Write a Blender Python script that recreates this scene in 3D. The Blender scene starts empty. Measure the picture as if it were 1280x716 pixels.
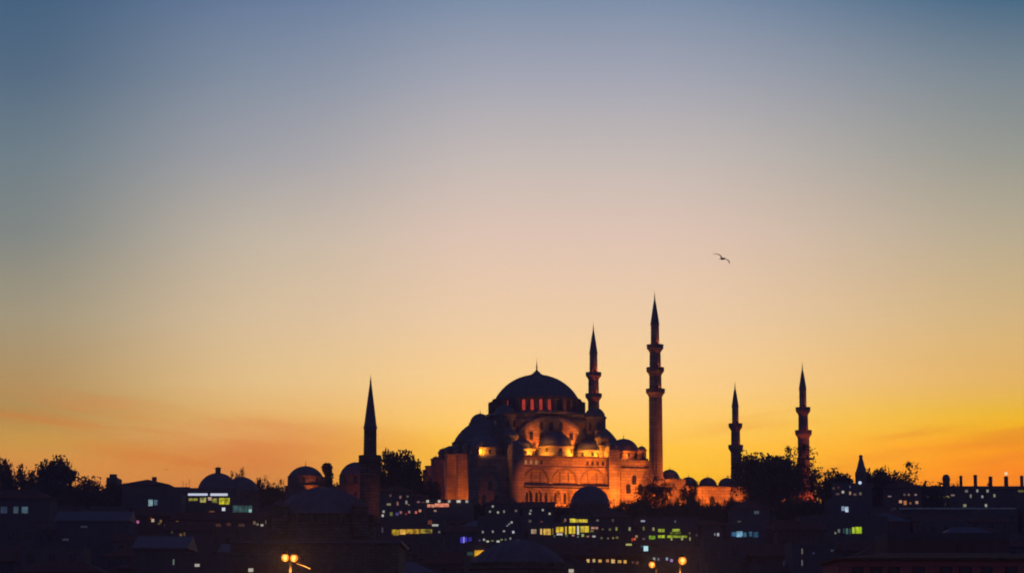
import bpy, math, random
from mathutils import Vector, Matrix
import numpy as np

random.seed(7)
RNG = np.random.default_rng(11)
R = math.radians
C = bpy.context.scene.collection
S = bpy.context.scene

# ------------------------------------------------------------------ camera
FPX = 3187.0                     # focal length in pixels of the 1280 wide photograph
PITCH = R(8.3)
CAMZ = 8.0
cam = bpy.data.cameras.new('camera')
cam.sensor_width = 36.0
cam.lens = 36.0 * FPX / 1280.0
cam.clip_start = 1.0
cam.clip_end = 20000.0
camo = bpy.data.objects.new('camera', cam)
camo.location = (0, 0, CAMZ)
camo.rotation_euler = (R(90) + PITCH, 0, 0)
C.objects.link(camo)
S.camera = camo

# ------------------------------------------------------------------ exposure
S.view_settings.view_transform = 'Standard'
S.view_settings.look = 'None'
S.view_settings.exposure = 0.0
S.view_settings.gamma = 1.0
S.view_settings.use_curve_mapping = False
S.cycles.max_bounces = 5
S.cycles.diffuse_bounces = 2
S.cycles.glossy_bounces = 2
S.cycles.transmission_bounces = 3
S.cycles.sample_clamp_indirect = 1.5
S.cycles.use_adaptive_sampling = True
S.cycles.filter_width = 1.9


def lin(r, g, b, k=1.0):
    f = lambda c: (c / 255 / 12.92) if c / 255 <= .04045 else ((c / 255 + .055) / 1.055) ** 2.4
    return (f(r) * k, f(g) * k, f(b) * k, 1.0)


# ------------------------------------------------------------------ world: dusk sky, afterglow low in the west (+Y)
def build_world():
    w = bpy.data.worlds.new('World')
    S.world = w
    w.use_nodes = True
    nt = w.node_tree
    N, L = nt.nodes, nt.links
    N.clear()
    out = N.new('ShaderNodeOutputWorld')
    bg = N.new('ShaderNodeBackground')
    L.new(bg.outputs[0], out.inputs[0])
    tc = N.new('ShaderNodeTexCoord')
    sep = N.new('ShaderNodeSeparateXYZ')
    L.new(tc.outputs['Generated'], sep.inputs[0])

    def math_(op, a, b=None, clamp=False):
        n = N.new('ShaderNodeMath')
        n.operation = op
        n.use_clamp = clamp
        for i, v in enumerate((a, b)):
            if v is None:
                continue
            if isinstance(v, (int, float)):
                n.inputs[i].default_value = v
            else:
                L.new(v, n.inputs[i])
        return n.outputs[0]

    def maprange(v, a, b, c=0.0, d=1.0, kind='SMOOTHSTEP'):
        n = N.new('ShaderNodeMapRange')
        n.interpolation_type = kind
        n.inputs[1].default_value, n.inputs[2].default_value = a, b
        n.inputs[3].default_value, n.inputs[4].default_value = c, d
        L.new(v, n.inputs[0])
        return n.outputs[0]

    def mix(f, a, b, blend='MIX'):
        n = N.new('ShaderNodeMixRGB')
        n.blend_type = blend
        if isinstance(f, float):
            n.inputs[0].default_value = f
        else:
            L.new(f, n.inputs[0])
        for i, v in ((1, a), (2, b)):
            if isinstance(v, tuple):
                n.inputs[i].default_value = v
            else:
                L.new(v, n.inputs[i])
        return n.outputs[0]

    x, y, z = sep.outputs
    az = math_('ARCTAN2', x, y)
    # thin cirrus near the horizon: stretched noise bends the elevation lookup a little
    vec = N.new('ShaderNodeCombineXYZ')
    L.new(math_('MULTIPLY', az, 6.0), vec.inputs[0])
    L.new(math_('MULTIPLY', math_('ADD', z, math_('MULTIPLY', az, 0.10)), 70.0), vec.inputs[1])
    noi = N.new('ShaderNodeTexNoise')
    noi.inputs['Scale'].default_value = 1.0
    noi.inputs['Detail'].default_value = 5.0
    noi.inputs['Roughness'].default_value = 0.55
    L.new(vec.outputs[0], noi.inputs['Vector'])
    n0 = math_('SUBTRACT', noi.outputs['Fac'], 0.5)
    low = maprange(z, 0.07, 0.115, 1.0, 0.03)
    zz = math_('ADD', z, math_('MULTIPLY', math_('MULTIPLY', n0, 0.022), low))
    p = math_('DIVIDE', zz, 0.30, True)

    def ramp(stops):
        n = N.new('ShaderNodeValToRGB')
        cr = n.color_ramp
        cr.interpolation = 'EASE' if False else 'LINEAR'
        while len(cr.elements) > 1:
            cr.elements.remove(cr.elements[0])
        first = True
        for pos, col in stops:
            e = cr.elements[0] if first else cr.elements.new(pos)
            e.position = pos
            e.color = lin(*col)
            first = False
        L.new(p, n.inputs[0])
        return n.outputs[0]

    P = {620: .21, 600: .23, 580: .25, 560: .271, 540: .292, 520: .313, 480: .355, 420: .417, 400: .437, 358: .481,
         300: .541, 200: .643, 100: .744, 0: .843}
    centre = ramp([(0.0, (242, 152, 17)), (.12, (282, 196, 20)), (P[600], (302, 228, 39)), (P[560], (299, 232, 74)), (P[520], (293, 233, 122)), (P[480], (284, 233, 155)), (P[400], (262, 224, 181)), (P[300], (242, 212, 193)), (P[200], (211, 199, 193)), (P[100], (174, 176, 189)), (P[0], (133, 151, 177)), (1.0, (98, 126, 161))])
    midleft = ramp([(0.0, (209, 108, 40)), (P[620], (249, 148, 63)), (P[600], (254, 158, 71)), (P[560], (260, 170, 89)), (P[520], (263, 204, 120)), (P[480], (258, 217, 151)), (P[400], (240, 210, 170)), (P[300], (213, 198, 178)), (P[200], (175, 174, 179)), (P[100], (142, 154, 172)), (P[0], (110, 131, 164)), (1.0, (85, 110, 145))])
    left = ramp([(0.0, (203, 107, 51)), (P[620], (264, 161, 67)), (P[600], (260, 168, 72)), (P[560], (234, 174, 79)), (P[520], (203, 161, 88)), (P[480], (199, 162, 105)), (P[400], (178, 165, 135)), (P[300], (139, 145, 141)), (P[200], (117, 134, 144)), (P[100], (89, 113, 137)), (P[0], (70, 101, 132)), (1.0, (59, 87, 118))])
    right = ramp([(0.0, (250, 112, 0)), (P[620], (304, 155, 0)), (P[600], (304, 164, 0)), (P[560], (297, 185, 1)), (P[540], (281, 205, 14)), (P[520], (267, 208, 52)), (P[480], (256, 201, 108)), (P[400], (232, 197, 138)), (P[300], (197, 183, 154)), (P[200], (160, 162, 153)), (P[100], (126, 141, 151)), (P[0], (65, 106, 137)), (1.0, (54, 91, 123))])
    wob = math_('MULTIPLY', math_('MULTIPLY', n0, 0.05), low)
    azw = math_('ADD', az, wob)
    sky = mix(maprange(azw, 0.0, -0.105, kind='SMOOTHSTEP'), centre, midleft)
    sky = mix(maprange(azw, -0.085, -0.20, kind='SMOOTHSTEP'), sky, left)
    sky = mix(maprange(azw, 0.045, 0.215, kind='SMOOTHSTEP'), sky, right)
    # away from the glow the sky sinks into the blue-violet of the far side of dusk
    dark = ramp([(0.0, (84, 80, 116)), (.4, (82, 80, 124)), (1.0, (46, 50, 90))])
    v2 = N.new('ShaderNodeCombineXYZ')
    L.new(math_('MULTIPLY', az, 7.0), v2.inputs[0])
    L.new(math_('MULTIPLY', math_('ADD', z, math_('MULTIPLY', math_('ABSOLUTE', az), -0.11)), 62.0), v2.inputs[1])
    v2.inputs[2].default_value = 4.3
    n2 = N.new('ShaderNodeTexNoise')
    n2.inputs['Scale'].default_value = 1.0
    n2.inputs['Detail'].default_value = 6.0
    n2.inputs['Roughness'].default_value = 0.6
    L.new(v2.outputs[0], n2.inputs['Vector'])
    cl = math_('MULTIPLY', maprange(n2.outputs['Fac'], 0.47, 0.66), maprange(z, 0.115, 0.085))
    cl = math_('MULTIPLY', cl, maprange(math_('ABSOLUTE', az), 0.05, 0.13, 0.04, 0.42))
    sky = mix(cl, sky, lin(250, 126, 44))
    side = maprange(math_('ABSOLUTE', az), 0.24, 1.0)
    sky = mix(side, sky, dark)
    up = maprange(z, 0.245, 0.46)
    sky = mix(up, sky, lin(38, 44, 80))
    # physical sky as the base tone of the dome
    ns = N.new('ShaderNodeTexSky')
    ns.sky_type = 'NISHITA'
    ns.sun_disc = False
    ns.sun_elevation = R(0.5)
    ns.sun_rotation = R(4)
    nsc = mix(1.0, ns.outputs[0], (0.0001, 0.0001, 0.0001, 1), 'MULTIPLY')
    sky = mix(1.0, sky, nsc, 'ADD')
    L.new(sky, bg.inputs[0])
    bg.inputs[1].default_value = 1.0


build_world()


# ------------------------------------------------------------------ pixel ray -> world point (a measuring aid)
def ray(px, py):
    x = (px - 640.0) / FPX
    u = (358.0 - py) / FPX
    return Vector((x, math.cos(PITCH) - u * math.sin(PITCH), math.sin(PITCH) + u * math.cos(PITCH)))


def at(px, py, Y):
    d = ray(px, py)
    t = Y / d.y
    return Vector((d.x * t, Y, CAMZ + d.z * t))


def topx(p):
    v = Vector(p) - Vector((0, 0, CAMZ))
    f = v.y * math.cos(PITCH) + v.z * math.sin(PITCH)
    u = -v.y * math.sin(PITCH) + v.z * math.cos(PITCH)
    return 640 + FPX * v.x / f, 358 - FPX * u / f


def ss(a, b, x):
    t = max(0, min(1, (x - a) / (b - a)))
    return t * t * (3 - 2 * t)


def ground_z(x, y):
    if y < 128:
        return -3.0
    z = 2.6
    z += 44.6 * ss(320, 822, y) if y < 1060 else 44.6
    if y > 1060:
        z -= 44.0 * ss(1060, 1900, y)
    z += 0.8 * math.sin(x * .021 + y * .013) * ss(260, 420, y) * (1 - ss(700, 780, y))
    return z


# ------------------------------------------------------------------ materials
MATS = {}


def new_mat(name):
    m = bpy.data.materials.new(name)
    m.use_nodes = True
    return m, m.node_tree.nodes, m.node_tree.links, m.node_tree.nodes['Principled BSDF']


def mat_surface(name, c0, c1, rough=0.85, scale=1.5, brick=None, spec=0.2, metal=0.0, bump=0.0, streak=False):
    m, N, L, b = new_mat(name)
    tc = N.new('ShaderNodeTexCoord')
    noi = N.new('ShaderNodeTexNoise')
    noi.inputs['Scale'].default_value = scale
    noi.inputs['Detail'].default_value = 6
    noi.inputs['Roughness'].default_value = 0.65
    src = tc.outputs['Object']
    if streak:
        mp = N.new('ShaderNodeMapping')
        mp.inputs['Scale'].default_value = (1, 1, .25)
        L.new(src, mp.inputs[0])
        L.new(mp.outputs[0], noi.inputs['Vector'])
    else:
        L.new(src, noi.inputs['Vector'])
    cr = N.new('ShaderNodeValToRGB')
    cr.color_ramp.elements[0].position = .3
    cr.color_ramp.elements[1].position = .7
    cr.color_ramp.elements[0].color = (*c0, 1)
    cr.color_ramp.elements[1].color = (*c1, 1)
    L.new(noi.outputs['Fac'], cr.inputs[0])
    col = cr.outputs[0]
    if brick:
        sp = N.new('ShaderNodeSeparateXYZ')
        L.new(tc.outputs['Object'], sp.inputs[0])
        ad = N.new('ShaderNodeMath')
        ad.operation = 'ADD'
        L.new(sp.outputs[0], ad.inputs[0])
        L.new(sp.outputs[1], ad.inputs[1])
        cb = N.new('ShaderNodeCombineXYZ')
        L.new(ad.outputs[0], cb.inputs[0])
        L.new(sp.outputs[2], cb.inputs[1])
        bk = N.new('ShaderNodeTexBrick')
        bk.inputs['Scale'].default_value = 1.0
        bk.inputs['Brick Width'].default_value = brick[0]
        bk.inputs['Row Height'].default_value = brick[1]
        bk.inputs['Mortar Size'].default_value = brick[2]
        bk.inputs['Color1'].default_value = (1, 1, 1, 1)
        bk.inputs['Color2'].default_value = (.66, .66, .66, 1)
        bk.inputs['Mortar'].default_value = (.34, .34, .34, 1)
        L.new(cb.outputs[0], bk.inputs['Vector'])
        mx = N.new('ShaderNodeMixRGB')
        mx.blend_type = 'MULTIPLY'
        mx.inputs[0].default_value = 1.0
        L.new(col, mx.inputs[1])
        L.new(bk.outputs['Color'], mx.inputs[2])
        col = mx.outputs[0]
    L.new(col, b.inputs['Base Color'])
    b.inputs['Roughness'].default_value = rough
    b.inputs['Specular IOR Level'].default_value = spec
    b.inputs['Metallic'].default_value = metal
    if bump:
        bp = N.new('ShaderNodeBump')
        bp.inputs['Strength'].default_value = bump
        bp.inputs['Distance'].default_value = .15
        L.new(noi.outputs['Fac'], bp.inputs['Height'])
        L.new(bp.outputs[0], b.inputs['Normal'])
    MATS[name] = m
    return m


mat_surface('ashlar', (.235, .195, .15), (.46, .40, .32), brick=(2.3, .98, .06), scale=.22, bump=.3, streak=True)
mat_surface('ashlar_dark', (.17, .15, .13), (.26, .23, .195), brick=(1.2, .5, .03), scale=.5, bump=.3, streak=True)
mat_surface('lead', (.115, .125, .145), (.19, .20, .225), rough=.5, scale=.5, spec=.5, metal=.25, bump=.15)
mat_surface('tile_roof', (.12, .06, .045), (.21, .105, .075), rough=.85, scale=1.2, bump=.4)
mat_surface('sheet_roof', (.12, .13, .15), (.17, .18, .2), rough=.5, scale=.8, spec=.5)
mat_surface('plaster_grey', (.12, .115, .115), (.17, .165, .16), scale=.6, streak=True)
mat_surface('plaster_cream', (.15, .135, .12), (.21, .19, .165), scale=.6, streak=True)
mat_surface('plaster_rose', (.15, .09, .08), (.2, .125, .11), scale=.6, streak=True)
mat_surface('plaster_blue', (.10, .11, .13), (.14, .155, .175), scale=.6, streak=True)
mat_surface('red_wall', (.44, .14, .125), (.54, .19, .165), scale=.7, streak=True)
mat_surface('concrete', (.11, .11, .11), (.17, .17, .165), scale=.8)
mat_surface('timber', (.05, .035, .025), (.09, .06, .04), scale=2)
mat_surface('bark', (.035, .028, .02), (.07, .055, .04), scale=3)
mat_surface('iron', (.03, .03, .032), (.055, .055, .06), rough=.5, scale=3, metal=.6)
mat_surface('gilt', (.30, .2, .07), (.4, .27, .1), rough=.35, scale=3, metal=.9)
mat_surface('asphalt', (.04, .04, .042), (.06, .06, .062), scale=3)
mat_surface('earth', (.035, .04, .025), (.075, .07, .045), scale=.12)
mat_surface('gull_feather', (.25, .24, .23), (.5, .49, .47), scale=8)
mat_surface('bollard_stone', (.2, .2, .2), (.3, .3, .3), scale=2)


def mat_leaf(name, c0, c1):
    m, N, L, b = new_mat(name)
    oi = N.new('ShaderNodeNewGeometry')
    cr = N.new('ShaderNodeValToRGB')
    cr.color_ramp.elements[0].color = (*c0, 1)
    cr.color_ramp.elements[1].color = (*c1, 1)
    L.new(oi.outputs['Random Per Island'], cr.inputs[0])
    L.new(cr.outputs[0], b.inputs['Base Color'])
    b.inputs['Roughness'].default_value = .7
    b.inputs['Specular IOR Level'].default_value = .15
    MATS[name] = m


mat_leaf('leaf', (.05, .065, .035), (.10, .12, .065))
mat_leaf('leaf_dark', (.045, .06, .035), (.09, .11, .06))


def mat_glass():
    m, N, L, b = new_mat('dark_pane')
    b.inputs['Base Color'].default_value = (.02, .022, .028, 1)
    b.inputs['Roughness'].default_value = .18
    b.inputs['Specular IOR Level'].default_value = .5
    MATS['dark_pane'] = m


mat_glass()


def mat_water():
    m, N, L, b = new_mat('water')
    b.inputs['Base Color'].default_value = (.01, .02, .03, 1)
    b.inputs['Roughness'].default_value = .12
    tc = N.new('ShaderNodeTexCoord')
    noi = N.new('ShaderNodeTexNoise')
    noi.inputs['Scale'].default_value = .35
    noi.inputs['Detail'].default_value = 4
    L.new(tc.outputs['Object'], noi.inputs['Vector'])
    bp = N.new('ShaderNodeBump')
    bp.inputs['Strength'].default_value = .6
    L.new(noi.outputs['Fac'], bp.inputs['Height'])
    L.new(bp.outputs[0], b.inputs['Normal'])
    MATS['water'] = m


mat_water()


def glow(r, g, b_, k=1.0, vary=0.0, scale=.8):
    """lit glass: what is seen is the lamp-lit room behind it, so its brightness wanders"""
    key = 'glow_%d_%d_%d_%.2f_%.2f' % (r, g, b_, k, vary)
    if key in MATS:
        return MATS[key]
    m, N, L, b = new_mat(key)
    b.inputs['Base Color'].default_value = (.03, .03, .03, 1)
    b.inputs['Roughness'].default_value = .4
    col = lin(r, g, b_)
    b.inputs['Emission Strength'].default_value = k
    if vary:
        tc = N.new('ShaderNodeTexCoord')
        noi = N.new('ShaderNodeTexNoise')
        noi.inputs['Scale'].default_value = scale
        noi.inputs['Detail'].default_value = 3
        L.new(tc.outputs['Object'], noi.inputs['Vector'])
        cr = N.new('ShaderNodeValToRGB')
        cr.color_ramp.elements[0].position = .38
        cr.color_ramp.elements[1].position = .62
        cr.color_ramp.elements[0].color = tuple(c * (1 - vary) for c in col[:3]) + (1,)
        cr.color_ramp.elements[1].color = tuple(min(1, c * (1 + .5 * vary)) for c in col[:3]) + (1,)
        L.new(noi.outputs['Fac'], cr.inputs[0])
        L.new(cr.outputs[0], b.inputs['Emission Color'])
    else:
        b.inputs['Emission Color'].default_value = col
    m.cycles.emission_sampling = 'NONE'
    MATS[key] = m
    return m


# ------------------------------------------------------------------ mesh building
class MB:
    def __init__(self):
        self.v, self.f = [], []

    def add(self, vs, fs):
        o = len(self.v)
        self.v += [tuple(p) for p in vs]
        self.f += [tuple(i + o for i in f) for f in fs]
        return self

    def box(self, x0, x1, y0, y1, z0, z1):
        return self.add([(x0, y0, z0), (x1, y0, z0), (x1, y1, z0), (x0, y1, z0), (x0, y0, z1), (x1, y0, z1), (x1, y1, z1), (x0, y1, z1)],
                        [(0, 3, 2, 1), (4, 5, 6, 7), (0, 1, 5, 4), (1, 2, 6, 5), (2, 3, 7, 6), (3, 0, 4, 7)])

    def obox(self, c, ux, sx, sy, z0, z1):
        """box turned about z; ux = unit vector of its x axis"""
        vx = Vector((ux[0], ux[1], 0)).normalized()
        vy = Vector((-vx.y, vx.x, 0))
        b = [Vector((c[0], c[1], 0)) + vx * (sx * i / 2) + vy * (sy * j / 2) for i, j in ((-1, -1), (1, -1), (1, 1), (-1, 1))]
        return self.add([(p.x, p.y, z0) for p in b] + [(p.x, p.y, z1) for p in b],
                        [(0, 3, 2, 1), (4, 5, 6, 7), (0, 1, 5, 4), (1, 2, 6, 5), (2, 3, 7, 6), (3, 0, 4, 7)])

    def lathe(self, prof, n=32, c=(0, 0, 0), a0=0.0, a1=2 * math.pi, cap=True):
        full = abs(a1 - a0 - 2 * math.pi) < 1e-4
        m = n if full else n + 1
        vs, fs = [], []
        for r, z in prof:
            for k in range(m):
                a = a0 + (a1 - a0) * k / n
                vs.append((c[0] + r * math.cos(a), c[1] + r * math.sin(a), c[2] + z))
        for i in range(len(prof) - 1):
            for k in range(n):
                k2 = (k + 1) % m if full else k + 1
                fs.append((i * m + k, i * m + k2, (i + 1) * m + k2, (i + 1) * m + k))
        if cap and full:
            fs.append(tuple(range(m - 1, -1, -1)))
            t = (len(prof) - 1) * m
            fs.append(tuple(range(t, t + m)))
        return self.add(vs, fs)

    def tube(self, pts, rad, n=6):
        pts = [Vector(p) for p in pts]
        vs, fs = [], []
        for i, p in enumerate(pts):
            d = (pts[min(i + 1, len(pts) - 1)] - pts[max(i - 1, 0)])
            d = d.normalized() if d.length > 1e-6 else Vector((0, 0, 1))
            s = d.cross(Vector((.31, .87, .2))).normalized()
            t = d.cross(s)
            for k in range(n):
                a = 2 * math.pi * k / n
                vs.append(p + (s * math.cos(a) + t * math.sin(a)) * rad[i])
        for i in range(len(pts) - 1):
            for k in range(n):
                k2 = (k + 1) % n
                fs.append((i * n + k, i * n + k2, (i + 1) * n + k2, (i + 1) * n + k))
        fs.append(tuple(range(n - 1, -1, -1)))
        t0 = (len(pts) - 1) * n
        fs.append(tuple(range(t0, t0 + n)))
        return self.add(vs, fs)

    def sphere(self, c, r, n=12, m=8, sz=1.0):
        prof = [(max(.001, r * math.sin(math.pi * i / m)), -r * sz * math.cos(math.pi * i / m)) for i in range(m + 1)]
        return self.lathe(prof, n, c)

    def panel(self, outline, o, ux, t):
        """upright slab: outline in (along, up) metres, origin o, along = ux, thickness t towards the side ux x z"""
        vx = Vector((ux[0], ux[1], 0)).normalized()
        nn = Vector((vx.y, -vx.x, 0))
        o = Vector(o)
        n = len(outline)
        fr = [o + vx * a + Vector((0, 0, b)) + nn * t for a, b in outline]
        bk = [o + vx * a + Vector((0, 0, b)) for a, b in outline]
        fs = [tuple(range(n)), tuple(range(2 * n - 1, n - 1, -1))]
        for i in range(n):
            j = (i + 1) % n
            fs.append((i, i + n, j + n, j))
        return self.add(fr + bk, fs)

    def arcade(self, o, ux, L, z0, z1, bays, zs, rise, pier, t, k=10):
        """wall pierced by arches: o = start, along ux for L metres; the back of the wall lies on o, its front t proud"""
        vx = Vector((ux[0], ux[1], 0)).normalized()
        nn = Vector((vx.y, -vx.x, 0))
        o = Vector((o[0], o[1], 0))
        P_ = lambda a, z, d: o + vx * a + nn * d + Vector((0, 0, z))
        bw = L / bays
        for b in range(bays):
            x0 = b * bw
            for (a, c) in ((x0, x0 + pier / 2), (x0 + bw - pier / 2, x0 + bw)):
                self.panel([(a, z0), (c, z0), (c, z1), (a, z1)], o, ux, t)
            w = bw - pier
            pts = []
            for i in range(k + 1):
                s = i / k * 2 - 1
                pts.append((x0 + bw / 2 + s * w / 2, zs + rise * (1 - abs(s) ** 1.9) ** .62))
            for (a, za), (c, zc) in zip(pts, pts[1:]):
                self.add([P_(a, za, t), P_(c, zc, t), P_(c, z1, t), P_(a, z1, t), P_(a, za, 0), P_(c, zc, 0), P_(c, z1, 0), P_(a, z1, 0)],
                         [(0, 1, 2, 3), (7, 6, 5, 4), (0, 4, 5, 1), (3, 2, 6, 7)])
        return self

    def build(self, name, mat, parent=None, loc=None, rotz=None, smooth=False):
        me = bpy.data.meshes.new(name)
        me.from_pydata(self.v, [], self.f)
        me.materials.append(MATS[mat] if isinstance(mat, str) else mat)
        if smooth:
            me.polygons.foreach_set('use_smooth', [True] * len(me.polygons))
            me.set_sharp_from_angle(angle=R(40))
        me.update()
        o = bpy.data.objects.new(name, me)
        C.objects.link(o)
        if parent:
            o.parent = parent
        if loc is not None:
            o.location = loc
        if rotz is not None:
            o.rotation_euler = (0, 0, rotz)
        return o


def tag(o, label=None, cat=None, group=None, kind=None):
    if label:
        o['label'] = label
    if cat:
        o['category'] = cat
    if group:
        o['group'] = group
    if kind:
        o['kind'] = kind
    return o


def thing(name, label, cat, loc=(0, 0, 0), rotz=0.0, group=None):
    o = bpy.data.objects.new(name, None)
    o.empty_display_size = 1.0
    C.objects.link(o)
    o.location = loc
    o.rotation_euler = (0, 0, rotz)
    return tag(o, label, cat, group)


KIDS = {}


def children(o):
    return list(o.children)


def copy_tree(o, parent=None, kids=None):
    c = o.copy()
    C.objects.link(c)
    if parent:
        c.parent = parent
    for ch in children(o):
        copy_tree(ch, c)
    return c


def arch(w, h, k=6):
    """outline of a round-headed opening standing on 0"""
    r = w / 2
    pts = [(-r, 0), (r, 0)]
    for i in range(k + 1):
        a = math.pi * i / k
        pts.append((r * math.cos(a), h - r + r * math.sin(a) * 1.12))
    return pts


def dome_prof(r, h, n=10, rim=0.0):
    Rr = (r * r + h * h) / (2 * h)
    a1 = math.asin(min(1, r / Rr)) if h <= r else math.pi - math.asin(r / Rr)
    pr = [(Rr * math.sin(a1 * (1 - i / n)), Rr * math.cos(a1 * (1 - i / n)) - (Rr - h)) for i in range(n)]
    pr.append((.02, h))
    if rim:
        pr = [(r + rim, -rim * .8), (r + rim, -.02)] + pr
    return pr


def finial(parent, c, h, r=.22, mat='gilt'):
    z = c[2]
    mb = MB().lathe([(r * 1.3, -.1), (r * 1.6, h * .1), (r * .5, h * .2), (r * 1.2, h * .32), (r * .4, h * .42), (r * .8, h * .52), (r * .3, h * .6), (r * .25, h * .8), (.03, h)],
                    8, c)
    return mb.build('finial', mat, parent, smooth=True)


def lamp(name, kind, loc, energy, col=(1, .36, .055), target=None, spot=60, blend=.4, radius=.3):
    l = bpy.data.lights.new(name, kind)
    l.energy = energy
    l.color = col
    l.shadow_soft_size = radius
    if kind == 'SPOT':
        l.spot_size = R(spot)
        l.spot_blend = blend
    o = bpy.data.objects.new(name, l)
    C.objects.link(o)
    o.location = loc
    if target is not None:
        d = Vector(target) - Vector(loc)
        o.rotation_euler = d.to_track_quat('-Z', 'Y').to_euler()
    return o


# ------------------------------------------------------------------ terrain, quay, road, water
def build_ground():
    ys = [128.0, 135, 150, 180, 215] + [215 + 18 * i for i in range(1, 48)] + [1100, 1200, 1350, 1500, 1700, 1900, 2400]
    xs = [-1600, -1200, -800, -600] + [-450 + 25 * i for i in range(37)] + [600, 800, 1200, 1600]
    mb = MB()
    n = len(xs)
    vs = [(x, y, ground_z(x, y)) for y in ys for x in xs]
    fs = [(j * n + i, j * n + i + 1, (j + 1) * n + i + 1, (j + 1) * n + i) for j in range(len(ys) - 1) for i in range(n - 1)]
    mb.add(vs, fs)
    tag(mb.build('ground', 'earth', smooth=True), kind='structure')
    q = MB().box(-900, 900, 120, 128, -3, 2.6).box(-900, 900, 120, 120.8, 2.6, 2.75)
    tag(q.build('quay', 'concrete'), kind='structure')
    rd = MB().add([(-900, 138, 2.604 + .02), (900, 138, 2.624), (900, 152, 2.624), (-900, 152, 2.624)], [(0, 1, 2, 3)])
    tag(rd.build('road', 'asphalt'), kind='structure')
    kb = MB().box(-900, 900, 137.6, 138, 2.55, 2.74).box(-900, 900, 152, 152.4, 2.55, 2.74)
    tag(kb.build('kerb', 'concrete'), kind='structure')
    w = MB().add([(-1600, -900, 0), (1600, -900, 0), (1600, 120.5, 0), (-1600, 120.5, 0)], [(0, 1, 2, 3)])
    tag(w.build('water', 'water'), kind='structure')


build_ground()


def build_haze():
    o = MB().box(-1650, 1650, -950, 2450, -5, 145).build('haze', 'lead')
    m = bpy.data.materials.new('haze_air')
    m.use_nodes = True
    N, L = m.node_tree.nodes, m.node_tree.links
    N.clear()
    out = N.new('ShaderNodeOutputMaterial')
    pv = N.new('ShaderNodeVolumePrincipled')
    pv.inputs['Color'].default_value = (.62, .70, 1.0, 1)
    pv.inputs['Density'].default_value = HAZE
    pv.inputs['Anisotropy'].default_value = 0.0
    L.new(pv.outputs[0], out.inputs['Volume'])
    o.data.materials.clear()
    o.data.materials.append(m)
    tag(o, kind='stuff')


HAZE = 0.00022
build_haze()

# ------------------------------------------------------------------ the great mosque
ZG = 48.7
ORG = Vector((8.3, 850.0, ZG))
YAW = R(16)
LU = Vector((math.cos(YAW), math.sin(YAW), 0))
LV = Vector((-math.sin(YAW), math.cos(YAW), 0))


def loc2w(u, v, z):
    return ORG + LU * u + LV * v + Vector((0, 0, z))


GLOWW = dict(yellow=(238, 190, 50), amber=(240, 170, 60))


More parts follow.
